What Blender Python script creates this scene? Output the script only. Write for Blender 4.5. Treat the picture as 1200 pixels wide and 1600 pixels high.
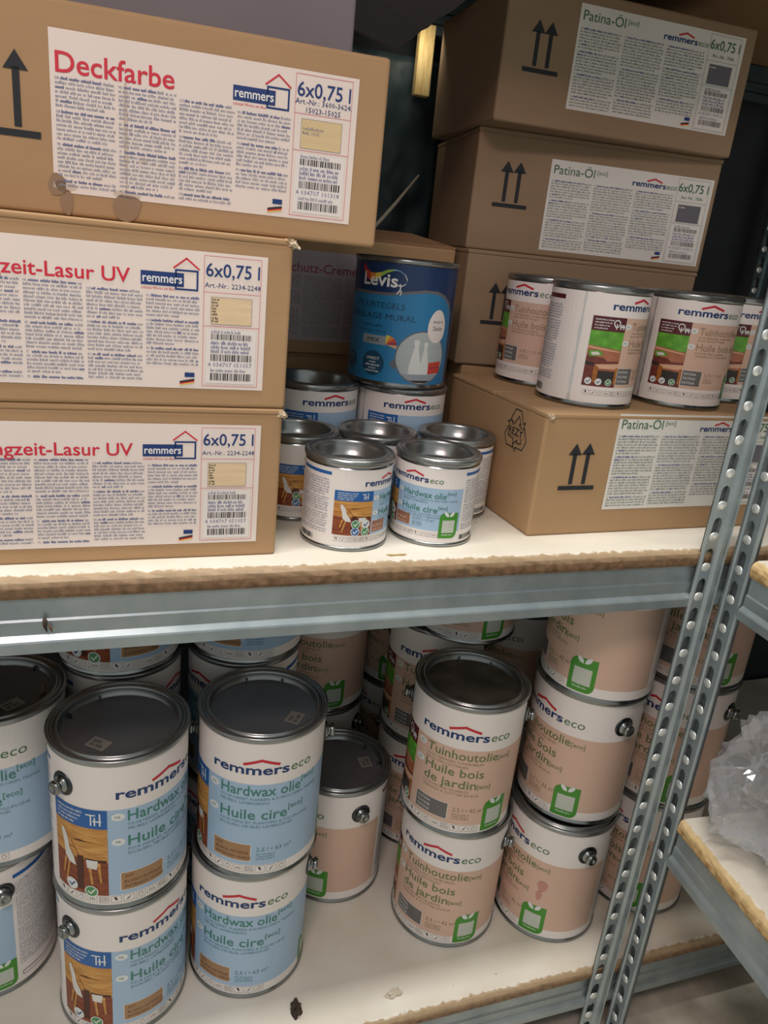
import bpy, bmesh, math, random
from mathutils import Vector, Matrix, noise
from mathutils.geometry import tessellate_polygon

for _o in list(bpy.data.objects):
    bpy.data.objects.remove(_o, do_unlink=True)
SC = bpy.context.scene
COL = SC.collection
rad = math.radians
PI = math.pi

# ------------------------------------------------------------------ camera
CAM_Z, F_PX = 0.2516, 1183.38
YAW, PITCH, ROLL = rad(20.6574), rad(19.2609), rad(6.0519)
fw = Vector((math.sin(YAW) * math.cos(PITCH), math.cos(YAW) * math.cos(PITCH), -math.sin(PITCH)))
rt = Vector((math.cos(YAW), -math.sin(YAW), 0))
up = rt.cross(fw)
r2 = rt * math.cos(ROLL) + up * math.sin(ROLL)
u2 = up * math.cos(ROLL) - rt * math.sin(ROLL)
cam_data = bpy.data.cameras.new('camera')
cam = bpy.data.objects.new('camera', cam_data)
COL.objects.link(cam)
cam_data.sensor_fit = 'VERTICAL'
cam_data.sensor_height = 32
cam_data.sensor_width = 24
cam_data.lens = 32 * F_PX / 1600
cam_data.clip_start = 0.01
cam.matrix_world = Matrix(((r2.x, u2.x, -fw.x, 0), (r2.y, u2.y, -fw.y, 0), (r2.z, u2.z, -fw.z, CAM_Z), (0, 0, 0, 1)))
SC.camera = cam

# ------------------------------------------------------------------ light
SC.view_settings.view_transform = 'Standard'
SC.view_settings.look = 'None'
SC.view_settings.gamma = 1
SC.view_settings.use_curve_mapping = False
SC.view_settings.exposure = 0.0
world = bpy.data.worlds.new('world')
SC.world = world
world.use_nodes = True
world.node_tree.nodes['Background'].inputs[0].default_value = (0.94, 1.0, 0.97, 1)
world.node_tree.nodes['Background'].inputs[1].default_value = 0.45


def area(name, loc, target, sx, sy, power, color):
    d = bpy.data.lights.new(name, 'AREA')
    d.shape = 'RECTANGLE'
    d.size, d.size_y, d.energy, d.color = sx, sy, power, color
    o = bpy.data.objects.new(name, d)
    COL.objects.link(o)
    o.location = loc
    o.rotation_euler = (Vector(target) - Vector(loc)).to_track_quat('-Z', 'Y').to_euler()
    return o


area('ceiling_lamp', (0.15, 0.40, 1.75), (0.15, 0.43, 0.0), 1.5, 0.14, 26.0, (1.0, 0.96, 0.88))
area('aisle_lamp', (-0.25, -0.28, 1.10), (0.05, 0.6, 0.05), 0.45, 0.25, 6.0, (1.0, 0.95, 0.90))
area('pink_lamp', (-0.30, -0.22, 0.98), (0.1, 0.65, -0.1), 0.16, 0.10, 1.3, (1.0, 0.22, 0.18))
area('slat_fill', (0.362, 1.010, 0.500), (0.385, 1.05, 0.470), 0.02, 0.02, 0.03, (1.0, 0.9, 0.7))  # small lamp added to brighten the wooden slat at the back


# ------------------------------------------------------------------ materials
def lin(h):
    h = h.lstrip('#')
    out = []
    for i in (0, 2, 4):
        c = int(h[i:i + 2], 16) / 255
        out.append(c / 12.92 if c <= 0.04045 else ((c + 0.055) / 1.055) ** 2.4)
    return (*out, 1)


MATS = {}


def mat(name, hexc, rough=0.6, metal=0.0, spec=0.5, var=0.0, scale=8.0, bump=0.0, bscale=200.0, hex2=None, stretch=None, coat=0.0):
    if name in MATS:
        return MATS[name]
    m = bpy.data.materials.new(name)
    m.use_nodes = True
    nt = m.node_tree
    b = nt.nodes['Principled BSDF']
    b.inputs['Roughness'].default_value = rough
    b.inputs['Metallic'].default_value = metal
    b.inputs['Specular IOR Level'].default_value = spec
    b.inputs['Coat Weight'].default_value = coat
    c = lin(hexc)
    b.inputs['Base Color'].default_value = c
    m.diffuse_color = c
    if var or hex2 or bump:
        tc = nt.nodes.new('ShaderNodeTexCoord')
        mp = nt.nodes.new('ShaderNodeMapping')
        nt.links.new(tc.outputs['Object'], mp.inputs[0])
        if stretch:
            mp.inputs['Scale'].default_value = stretch
    if var or hex2:
        n = nt.nodes.new('ShaderNodeTexNoise')
        n.inputs['Scale'].default_value = scale
        n.inputs['Detail'].default_value = 6
        nt.links.new(mp.outputs[0], n.inputs['Vector'])
        r = nt.nodes.new('ShaderNodeValToRGB')
        c2 = lin(hex2) if hex2 else tuple(x * (1 - var) for x in c[:3]) + (1,)
        r.color_ramp.elements[0].position = 0.35
        r.color_ramp.elements[1].position = 0.68
        r.color_ramp.elements[0].color = c2
        r.color_ramp.elements[1].color = c
        nt.links.new(n.outputs['Fac'], r.inputs[0])
        nt.links.new(r.outputs[0], b.inputs['Base Color'])
    if bump:
        n2 = nt.nodes.new('ShaderNodeTexNoise')
        n2.inputs['Scale'].default_value = bscale
        n2.inputs['Detail'].default_value = 4
        nt.links.new(mp.outputs[0], n2.inputs['Vector'])
        bp = nt.nodes.new('ShaderNodeBump')
        bp.inputs['Strength'].default_value = bump
        bp.inputs['Distance'].default_value = 0.001
        nt.links.new(n2.outputs['Fac'], bp.inputs['Height'])
        nt.links.new(bp.outputs[0], b.inputs['Normal'])
    MATS[name] = m
    return m


mat('card', '#b3926d', 0.75, spec=0.25, var=0.07, scale=11, bump=0.15, bscale=110, stretch=(1, 1, 2))
mat('card_old', '#9a8269', 0.78, spec=0.25, var=0.07, scale=11, bump=0.15, bscale=110, stretch=(1, 1, 2))
mat('card_dark', '#9c7a5c', 0.8, spec=0.2, var=0.15, scale=14, bump=0.3, bscale=90)
mat('card_grey', '#807b80', 0.8, spec=0.2, var=0.08, scale=10)
mat('torn_paper', '#d9cbb4', 0.85, spec=0.2, hex2='#a88f6c', scale=160)
mat('card_edge', '#c9b08a', 0.85, spec=0.2, var=0.3, scale=60)
mat('paper', '#eee2da', 0.5, spec=0.35, var=0.03, scale=20)
mat('paper_cool', '#e4e2dc', 0.5, spec=0.35, var=0.03, scale=20)
mat('paper_grey', '#b5a8ae', 0.6, spec=0.3, var=0.05, scale=20)
mat('ink_black', '#23262a', 0.6)
mat('ink_arrow', '#20242b', 0.7)
mat('ink_fine', '#8b8fa2', 0.6)
mat('ink_fine_bold', '#70769a', 0.6)
mat('ink_fine_green', '#868d86', 0.6)
mat('ink_fine_grey', '#8d8388', 0.6)
mat('ink_red', '#d42a42', 0.5)
mat('ink_wine', '#96405c', 0.5)
mat('ink_navy', '#1b3a78', 0.5)
mat('ink_green', '#3f6b4b', 0.5)
mat('ink_eco', '#4d7550', 0.45)
mat('ink_pinkline', '#d98a92', 0.5)
mat('white_print', '#ece6e2', 0.42, spec=0.5)
mat('blue_print', '#a4c0da', 0.42, spec=0.5)
mat('pink_print', '#d6b5a2', 0.42, spec=0.5)
mat('logo_navy', '#12386f', 0.42)
mat('logo_red', '#c81f33', 0.42)
mat('title_teal', '#3f8074', 0.45)
mat('title_olive', '#6d7b52', 0.45)
mat('sub_teal', '#4f7f8a', 0.45)
mat('sub_olive', '#87795a', 0.45)
mat('header_blue', '#1e5fa6', 0.42)
mat('header_maroon', '#571c24', 0.42)
mat('swatch_brown', '#a8825c', 0.45, var=0.08, scale=60)
mat('swatch_rust', '#9a6a55', 0.45, var=0.08, scale=60)
mat('swatch_grey', '#6b6867', 0.45)
mat('swatch_cream', '#e0c99a', 0.5, var=0.08, scale=40, stretch=(1, 1, 8))
mat('swatch_wood', '#ecd3ac', 0.5, var=0.12, scale=30, stretch=(1, 1, 14))
mat('swatch_slate', '#6a6871', 0.5)
mat('line_grey', '#9a9590', 0.5)
mat('badge_white', '#dfe4e4', 0.42)
mat('badge_green', '#4f9058', 0.42)
mat('badge_blue', '#3f6ca8', 0.42)
mat('tag_green', '#43902b', 0.4)
mat('code_grey', '#c2c9bf', 0.5)
mat('wood_light', '#d7a45a', 0.45, hex2='#b57a38', scale=60, stretch=(1, 1, 8))
mat('wood_mid', '#b5742f', 0.45, hex2='#8c4f1c', scale=60, stretch=(1, 1, 8))
mat('wood_red', '#9a4f2a', 0.45, hex2='#6f2f17', scale=70, stretch=(1, 1, 12))
mat('wood_dark', '#4a2114', 0.45)
mat('chair_white', '#dcdad6', 0.45)
mat('lawn', '#6db33b', 0.45, hex2='#4a8f2a', scale=120)
mat('table_tan', '#b9785a', 0.45, hex2='#9c5f42', scale=60)
mat('table_top', '#d8ab8c', 0.45)
mat('deck_plum', '#7d3f36', 0.45, hex2='#5f2c28', scale=200, stretch=(1, 1, 4))
mat('shade_dark', '#2f2a28', 0.5)
mat('tin', '#9ca0a0', 0.24, metal=1.0, var=0.25, scale=30)
mat('seam_glint', '#d9d9d6', 0.25, metal=0.5)
mat('title_faded', '#a48b76', 0.45)
mat('tin_dark', '#53575a', 0.32, metal=1.0, var=0.25, scale=20)
mat('lid_metal', '#a3a6a6', 0.27, metal=0.85, var=0.25, scale=9)
mat('lid_flat', '#85868a', 0.36, metal=0.55, var=0.22, scale=14)
mat('lid_dusty', '#716b62', 0.55, metal=0.4, hex2='#4f4b46', scale=30)
mat('lid_sticker', '#8f8f88', 0.5)
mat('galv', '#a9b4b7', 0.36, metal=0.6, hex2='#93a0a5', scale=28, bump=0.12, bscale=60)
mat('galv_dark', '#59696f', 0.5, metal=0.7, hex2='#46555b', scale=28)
mat('hole_shade', '#6c777a', 0.6, metal=0.3)
mat('lip_highlight', '#e2e6e4', 0.3, metal=0.6)
mat('wall_dark', '#3a3f42', 0.9, hex2='#24282b', scale=5, bump=0.6, bscale=20)
mat('floor_pale', '#e4dfd1', 0.7, hex2='#b6afa0', scale=18)
mat('grime', '#4a3d30', 0.9, hex2='#2c241c', scale=90)
mat('dry_leaf', '#7a5a38', 0.8, hex2='#4a3623', scale=90)
mat('pale_wood', '#e8d29c', 0.7, hex2='#cfae6c', scale=40, stretch=(6, 6, 1))
mat('stick', '#cfc6b4', 0.7)
mat('wash_stain', '#c68e84', 0.6)
mat('stain', '#957a60', 0.7)
mat('stain_paper', '#cfbfb0', 0.6)
mat('straw', '#b59c62', 0.8)
mat('tape', '#8a7050', 0.35)
mat('levis_navy', '#1d3763', 0.35, spec=0.5)
mat('levis_blue', '#2b7fb4', 0.35, spec=0.5)
mat('levis_taupe', '#6d6a70', 0.4)
mat('levis_dark', '#1f4f70', 0.4)
mat('levis_tile', '#b7c2c4', 0.4, var=0.06, scale=40)
mat('levis_grey', '#9aa4ac', 0.4)
mat('levis_ink', '#163a55', 0.4)
mat('vase', '#dfe3e2', 0.4)
mat('soft_red', '#d04a3e', 0.4)
mat('orange', '#e8893a', 0.4)
mat('yellow', '#e9cf55', 0.4)
mat('lime', '#9fc25a', 0.4)
mat('sky', '#86b6d8', 0.4)
mat('white_ink', '#f2f2f0', 0.4)
mat('cobweb', '#8a9494', 0.9)
mat('bag_content', '#cfd0e2', 0.5, var=0.05, scale=10)


def board_material(key, dark, light, worn_hex):
    # melamine faced chipboard: white top, worn brown edge
    m = bpy.data.materials.new('melamine_chipboard')
    m.use_nodes = True
    nt = m.node_tree
    N, L = nt.nodes, nt.links
    b = N['Principled BSDF']
    b.inputs['Roughness'].default_value = 0.55
    tc = N.new('ShaderNodeTexCoord')
    n1 = N.new('ShaderNodeTexNoise'); n1.inputs['Scale'].default_value = 140; n1.inputs['Detail'].default_value = 8
    n2 = N.new('ShaderNodeTexNoise'); n2.inputs['Scale'].default_value = 9; n2.inputs['Detail'].default_value = 7
    n3 = N.new('ShaderNodeTexNoise'); n3.inputs['Scale'].default_value = 60; n3.inputs['Detail'].default_value = 5
    for n in (n1, n2, n3):
        L.new(tc.outputs['Object'], n.inputs['Vector'])
    chip = N.new('ShaderNodeValToRGB')
    chip.color_ramp.elements[0].position = 0.32; chip.color_ramp.elements[0].color = lin(dark)
    chip.color_ramp.elements[1].position = 0.7; chip.color_ramp.elements[1].color = lin(light)
    L.new(n1.outputs['Fac'], chip.inputs[0])
    white = N.new('ShaderNodeValToRGB')
    white.color_ramp.elements[0].position = 0.25; white.color_ramp.elements[0].color = lin('#d8d0bf')
    white.color_ramp.elements[1].position = 0.6; white.color_ramp.elements[1].color = lin('#e9e5da')
    L.new(n2.outputs['Fac'], white.inputs[0])
    spot = N.new('ShaderNodeValToRGB')           # small dirt specks
    spot.color_ramp.elements[0].position = 0.74; spot.color_ramp.elements[0].color = (0, 0, 0, 1)
    spot.color_ramp.elements[1].position = 0.80; spot.color_ramp.elements[1].color = (1, 1, 1, 1)
    L.new(n3.outputs['Fac'], spot.inputs[0])
    dirty = N.new('ShaderNodeMixRGB'); dirty.inputs[2].default_value = lin('#8d8069')
    L.new(spot.outputs[0], dirty.inputs[0]); L.new(white.outputs[0], dirty.inputs[1])
    geo = N.new('ShaderNodeAttribute'); geo.attribute_name = 'melamine'
    add = N.new('ShaderNodeMath'); add.operation = 'ADD'
    sub = N.new('ShaderNodeMath'); sub.operation = 'MULTIPLY_ADD'
    L.new(n1.outputs['Fac'], sub.inputs[0]); sub.inputs[1].default_value = 0.9; sub.inputs[2].default_value = -0.45
    L.new(geo.outputs['Fac'], add.inputs[0]); L.new(sub.outputs[0], add.inputs[1])
    worn = N.new('ShaderNodeAttribute'); worn.attribute_name = 'worn'
    pale = N.new('ShaderNodeMixRGB'); pale.inputs[2].default_value = lin(worn_hex)
    L.new(worn.outputs['Fac'], pale.inputs[0]); L.new(chip.outputs[0], pale.inputs[1])
    st = N.new('ShaderNodeValToRGB')
    st.color_ramp.elements[0].position = 0.42; st.color_ramp.elements[1].position = 0.58
    L.new(add.outputs[0], st.inputs[0])
    mix = N.new('ShaderNodeMixRGB')
    L.new(st.outputs[0], mix.inputs[0]); L.new(pale.outputs[0], mix.inputs[1]); L.new(dirty.outputs[0], mix.inputs[2])
    L.new(mix.outputs[0], b.inputs['Base Color'])
    bp = N.new('ShaderNodeBump'); bp.inputs['Strength'].default_value = 0.4; bp.inputs['Distance'].default_value = 0.001
    inv = N.new('ShaderNodeMath'); inv.operation = 'SUBTRACT'; inv.inputs[0].default_value = 1.0
    L.new(st.outputs[0], inv.inputs[1])
    hm = N.new('ShaderNodeMath'); hm.operation = 'MULTIPLY'
    L.new(inv.outputs[0], hm.inputs[0]); L.new(n1.outputs['Fac'], hm.inputs[1])
    L.new(hm.outputs[0], bp.inputs['Height']); L.new(bp.outputs[0], b.inputs['Normal'])
    m.diffuse_color = lin('#e9e5da')
    MATS[key] = m


def special_materials():
    board_material('board', '#60442d', '#957455', '#bfa988')
    board_material('board_fresh', '#9a7644', '#e2c28a', '#e0c898')
    # thin clear plastic film
    m = bpy.data.materials.new('plastic_film')
    m.use_nodes = True
    nt = m.node_tree
    N, L = nt.nodes, nt.links
    N.remove(N['Principled BSDF'])
    out = N['Material Output']
    tr = N.new('ShaderNodeBsdfTransparent'); tr.inputs[0].default_value = (0.93, 0.94, 0.95, 1)
    gl = N.new('ShaderNodeBsdfGlossy'); gl.inputs['Roughness'].default_value = 0.10
    df = N.new('ShaderNodeBsdfDiffuse'); df.inputs[0].default_value = (0.9, 0.9, 0.94, 1)
    mx1 = N.new('ShaderNodeMixShader'); mx1.inputs[0].default_value = 0.55
    L.new(gl.outputs[0], mx1.inputs[1]); L.new(df.outputs[0], mx1.inputs[2])
    fr = N.new('ShaderNodeLayerWeight'); fr.inputs[0].default_value = 0.35
    mp = N.new('ShaderNodeMapRange'); mp.inputs['To Min'].default_value = 0.20; mp.inputs['To Max'].default_value = 0.75
    L.new(fr.outputs['Facing'], mp.inputs['Value'])
    mx = N.new('ShaderNodeMixShader')
    L.new(mp.outputs[0], mx.inputs[0]); L.new(tr.outputs[0], mx.inputs[1]); L.new(mx1.outputs[0], mx.inputs[2])
    L.new(mx.outputs[0], out.inputs[0])
    MATS['film'] = m


special_materials()


# ------------------------------------------------------------------ object helpers
def empty(name, loc=(0, 0, 0), rz=0.0, label=None, cat=None, group=None):
    o = bpy.data.objects.new(name, None)
    o.empty_display_size = 0.02
    COL.objects.link(o)
    o.location = loc
    o.rotation_euler = (0, 0, rz)
    return tag(o, label, cat, group)


def tag(o, label=None, cat=None, group=None, kind=None):
    if label: o['label'] = label
    if cat: o['category'] = cat
    if group: o['group'] = group
    if kind: o['kind'] = kind
    return o


class MB:
    """collects polygons with a material name each and links them as one mesh object"""

    def __init__(self):
        self.v, self.f, self.m, self.s = [], [], [], []

    def add(self, verts, faces, m, smooth=False):
        b = len(self.v)
        self.v += [tuple(p) for p in verts]
        for f in faces:
            self.f.append(tuple(b + i for i in f)); self.m.append(m); self.s.append(smooth)

    def box(self, x0, x1, y0, y1, z0, z1, m, bev=0.0, seg=2):
        if bev:
            bm = bmesh.new()
            bmesh.ops.create_cube(bm, size=1)
            for v in bm.verts:
                v.co = Vector(((x0 + x1) / 2 + v.co.x * (x1 - x0), (y0 + y1) / 2 + v.co.y * (y1 - y0), (z0 + z1) / 2 + v.co.z * (z1 - z0)))
            bmesh.ops.bevel(bm, geom=list(bm.edges), offset=bev, segments=seg, profile=0.5, affect='EDGES')
            bm.verts.index_update()
            self.add([v.co for v in bm.verts], [[v.index for v in f.verts] for f in bm.faces], m, False)
            bm.free()
            return
        p = [(x0, y0, z0), (x1, y0, z0), (x1, y1, z0), (x0, y1, z0), (x0, y0, z1), (x1, y0, z1), (x1, y1, z1), (x0, y1, z1)]
        self.add(p, [(3, 2, 1, 0), (4, 5, 6, 7), (0, 1, 5, 4), (1, 2, 6, 5), (2, 3, 7, 6), (3, 0, 4, 7)], m)

    def lathe(self, prof, seg, m, mtx=None, close_top=False, close_bot=False, smooth=True):
        """prof: list of (r, z) or (r, z, mat) for the strip that starts there"""
        n = len(prof)
        vs = []
        for p in prof:
            for k in range(seg):
                a = 2 * PI * k / seg
                q = Vector((p[0] * math.cos(a), p[0] * math.sin(a), p[1]))
                vs.append(mtx @ q if mtx else q)
        b = len(self.v)
        self.v += [tuple(q) for q in vs]
        for i in range(n - 1):
            mm = prof[i][2] if len(prof[i]) > 2 else m
            for k in range(seg):
                k2 = (k + 1) % seg
                self.f.append((b + i * seg + k, b + i * seg + k2, b + (i + 1) * seg + k2, b + (i + 1) * seg + k))
                self.m.append(mm); self.s.append(smooth)
        if close_top:
            self.f.append(tuple(b + (n - 1) * seg + k for k in range(seg))); self.m.append(prof[-1][2] if len(prof[-1]) > 2 else m); self.s.append(False)
        if close_bot:
            self.f.append(tuple(b + k for k in reversed(range(seg)))); self.m.append(m); self.s.append(False)

    def tube(self, pts, r, m, seg=8):
        pts = [Vector(p) for p in pts]
        b = len(self.v)
        for i, p in enumerate(pts):
            d = (pts[min(i + 1, len(pts) - 1)] - pts[max(i - 1, 0)]).normalized()
            a = d.orthogonal().normalized(); c = d.cross(a)
            rr = r[i] if isinstance(r, (list, tuple)) else r
            for k in range(seg):
                t = 2 * PI * k / seg
                self.v.append(tuple(p + a * rr * math.cos(t) + c * rr * math.sin(t)))
        for i in range(len(pts) - 1):
            for k in range(seg):
                k2 = (k + 1) % seg
                self.f.append((b + i * seg + k, b + i * seg + k2, b + (i + 1) * seg + k2, b + (i + 1) * seg + k)); self.m.append(m); self.s.append(True)
        for i, rev in ((0, 1), (len(pts) - 1, 0)):
            ring = [b + i * seg + k for k in range(seg)]
            self.f.append(tuple(reversed(ring)) if rev else tuple(ring)); self.m.append(m); self.s.append(False)

    def prism_x(self, prof, x0, x1, m, step=None):
        """closed profile [(y,z)] swept along x"""
        n = len(prof)
        b = len(self.v)
        for x in (x0, x1):
            self.v += [(x, p[0], p[1]) for p in prof]
        for i in range(n):
            j = (i + 1) % n
            self.f.append((b + i, b + j, b + n + j, b + n + i)); self.m.append(m); self.s.append(False)
        self.f.append(tuple(b + i for i in reversed(range(n)))); self.m.append(m); self.s.append(False)
        self.f.append(tuple(b + n + i for i in range(n))); self.m.append(m); self.s.append(False)

    def mesh(self, name):
        me = bpy.data.meshes.new(name)
        me.from_pydata(self.v, [], self.f)
        names = []
        for m in self.m:
            if m not in names:
                names.append(m)
        for m in names:
            me.materials.append(MATS[m])
        idx = {m: i for i, m in enumerate(names)}
        me.polygons.foreach_set('material_index', [idx[m] for m in self.m])
        me.polygons.foreach_set('use_smooth', self.s)
        me.update()
        return me

    def build(self, name, parent=None, loc=None, rot=None, fix=False):
        me = self.mesh(name)
        if fix:
            bm = bmesh.new(); bm.from_mesh(me); bmesh.ops.recalc_face_normals(bm, faces=bm.faces); bm.to_mesh(me); bm.free()
        o = bpy.data.objects.new(name, me)
        COL.objects.link(o)
        if parent: o.parent = parent
        if loc: o.location = loc
        if rot: o.rotation_euler = rot
        return o


def copy_tree(o, parent=None):
    c = o.copy()
    COL.objects.link(c)
    c.parent = parent
    for ch in [q for q in bpy.data.objects if q.parent == o]:
        copy_tree(ch, c)
    return c


# ------------------------------------------------------------------ printing: flat artwork wrapped on cans and cartons
TEXTS = {}


def text_mesh(s, bold=0.0, res=2, shear=0.0):
    key = (s, bold, res, shear)
    if key not in TEXTS:
        cu = bpy.data.curves.new('text', 'FONT')
        cu.body = s
        cu.size = 1.0
        cu.offset = bold
        cu.shear = shear
        cu.resolution_u = res
        cu.fill_mode = 'FRONT'
        o = bpy.data.objects.new('text', cu)
        COL.objects.link(o)
        dg = bpy.context.evaluated_depsgraph_get()
        me = bpy.data.meshes.new_from_object(o.evaluated_get(dg))
        vs = [(v.co.x, v.co.y) for v in me.vertices]
        fs = []
        for p in me.polygons:
            ids = list(p.vertices)
            a = sum(vs[ids[i]][0] * vs[ids[(i + 1) % len(ids)]][1] - vs[ids[(i + 1) % len(ids)]][0] * vs[ids[i]][1] for i in range(len(ids)))
            fs.append(ids if a > 0 else ids[::-1])
        bpy.data.objects.remove(o); bpy.data.curves.remove(cu); bpy.data.meshes.remove(me)
        TEXTS[key] = (vs, fs)
    return TEXTS[key]


CAP = 0.729


class Cv:
    """artwork canvas in metres: u to the right, v up, seen from outside"""

    def __init__(self):
        self.items = []   # polygon points, material, layer

    def poly(self, pts, m, lay=1):
        n = len(pts)
        a = sum(pts[i][0] * pts[(i + 1) % n][1] - pts[(i + 1) % n][0] * pts[i][1] for i in range(n))
        if a < 0: pts = pts[::-1]
        if n <= 4 and n == 3:
            self.items.append((pts, m, lay)); return
        for t in tessellate_polygon([[Vector((p[0], p[1], 0)) for p in pts]]):
            tri = [pts[i] for i in t]
            aa = (tri[1][0] - tri[0][0]) * (tri[2][1] - tri[0][1]) - (tri[2][0] - tri[0][0]) * (tri[1][1] - tri[0][1])
            self.items.append((tri if aa > 0 else tri[::-1], m, lay))

    def rect(self, u0, v0, u1, v1, m, lay=1):
        u0, u1 = min(u0, u1), max(u0, u1); v0, v1 = min(v0, v1), max(v0, v1)
        self.items.append(([(u0, v0), (u1, v0), (u1, v1), (u0, v1)], m, lay))

    def frame(self, u0, v0, u1, v1, w, m, lay=2):
        self.rect(u0, v0, u1, v0 + w, m, lay); self.rect(u0, v1 - w, u1, v1, m, lay)
        self.rect(u0, v0 + w, u0 + w, v1 - w, m, lay); self.rect(u1 - w, v0 + w, u1, v1 - w, m, lay)

    def disc(self, u, v, ru, rv, m, lay=2, n=20):
        self.items.append(([(u + ru * math.cos(2 * PI * i / n), v + rv * math.sin(2 * PI * i / n)) for i in range(n)], m, lay))

    def stroke(self, pts, w, m, lay=2):
        for (a, b) in zip(pts[:-1], pts[1:]):
            d = Vector((b[0] - a[0], b[1] - a[1]))
            if d.length < 1e-7: continue
            d.normalize()
            n = Vector((-d.y, d.x)) * w / 2
            e = d * w * 0.35
            self.items.append(([(a[0] - n.x - e.x, a[1] - n.y - e.y), (b[0] - n.x + e.x, b[1] - n.y + e.y), (b[0] + n.x + e.x, b[1] + n.y + e.y), (a[0] + n.x - e.x, a[1] + n.y - e.y)][::1], m, lay))

    def text(self, s, u, v, cap, m, width=None, bold=0.0, lay=3, res=2, shear=0.0, align='l'):
        vs, fs = text_mesh(s, bold, res, shear)
        if not vs: return u
        x0 = min(p[0] for p in vs); x1 = max(p[0] for p in vs)
        sy = cap / CAP
        sx = width / (x1 - x0) if width else sy
        w = (x1 - x0) * sx
        if align == 'c': u = u - w / 2
        if align == 'r': u = u - w
        for f in fs:
            self.items.append(([(u + (vs[i][0] - x0) * sx, v + vs[i][1] * sy) for i in f], m, lay))
        return u + w

    def fine(self, u0, u1, vtop, vbot, pitch, xh, m, rng, mb=None, lay=2, sw=0.0007, codes=None, code_mat=None):
        """rows of tiny print too small to read: strokes broken up into words"""
        v = vtop - pitch
        ci = 0
        row = 0
        para = rng.randint(5, 9)
        while v > vbot:
            u = u0
            head = (row == 0)
            if head and codes:
                self.text(codes[ci % len(codes)], u, v, xh * 1.25, code_mat or m, lay=lay)
                u += xh * 2.6; ci += 1
            end = u1 if row < para else u0 + (u1 - u0) * rng.uniform(0.5, 1.0)
            boldleft = rng.randint(5, 9) if head else 0
            while u < end - sw * 2:
                mm = (mb if (mb and (boldleft > 0 or rng.random() < 0.02)) else m)
                for _ in range(rng.randint(2, 8)):
                    h = xh * (1.0 if rng.random() < 0.7 else 1.45)
                    w = sw * (rng.uniform(0.6, 1.0) if mm == m else 1.15)
                    if u + w > end: break
                    self.rect(u, v, u + w, v + h, mm, lay)
                    u += sw * 1.3
                    boldleft -= 0.3
                u += sw * rng.uniform(0.9, 1.5)
            v -= pitch
            row += 1
            if row > para:
                row = 0; para = rng.randint(5, 9)
                v -= pitch * 0.35

    def barcode(self, u0, u1, v0, v1, m, rng, lay=3):
        u = u0
        while u < u1:
            w = rng.choice((0.0004, 0.0004, 0.0007, 0.001))
            self.rect(u, v0, min(u + w, u1), v1, m, lay)
            u += w + rng.choice((0.0004, 0.0006, 0.0009))

    def emit_plane(self, mb, o, du, dv, eps=0.00012):
        o, du, dv = Vector(o), Vector(du), Vector(dv)
        n = du.cross(dv).normalized()
        for pts, m, lay in self.items:
            mb.add([o + du * p[0] + dv * p[1] + n * (lay * eps) for p in pts], [tuple(range(len(pts)))], m)

    def emit_cyl(self, mb, R, eps=0.00008, step=0.0045):
        def clip(pts, c, keep_less):
            out = []
            n = len(pts)
            for i in range(n):
                a, b = pts[i], pts[(i + 1) % n]
                ia = a[0] <= c if keep_less else a[0] >= c
                ib = b[0] <= c if keep_less else b[0] >= c
                if ia: out.append(a)
                if ia != ib:
                    t = (c - a[0]) / (b[0] - a[0])
                    out.append((c, a[1] + t * (b[1] - a[1])))
            return out
        for pts, m, lay in self.items:
            rest = pts
            u0 = min(p[0] for p in pts); u1 = max(p[0] for p in pts)
            k = math.floor(u0 / step) + 1
            pieces = []
            while k * step < u1 - 1e-9:
                left = clip(rest, k * step, True)
                rest = clip(rest, k * step, False)
                if len(left) >= 3: pieces.append(left)
                k += 1
            if len(rest) >= 3: pieces.append(rest)
            r = R + lay * eps
            for q in pieces:
                mb.add([(r * math.sin(p[0] / R), -r * math.cos(p[0] / R), p[1]) for p in q], [tuple(range(len(q)))], m)


def roof(cv, u0, u1, v, h, w, m='logo_red', lay=3):
    um = u0 + (u1 - u0) * 0.5
    cv.stroke([(u0, v), (um, v + h)], w, m, lay)
    cv.stroke([(um, v + h), (u1, v)], w, m, lay)


def eco_logo(cv, u, v, w, cap, navy='logo_navy', green='ink_eco'):
    wr = w * 0.745
    e = cv.text('remmers', u, v, cap, navy, width=wr, bold=0.022, res=3)
    cv.text('eco', e + w * 0.02, v, cap * 0.98, green, width=w * 0.225, res=3, shear=0.08)
    roof(cv, u + wr * 0.43, u + wr * 0.86, v + cap * 1.02, cap * 0.47, cap * 0.27)


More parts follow.
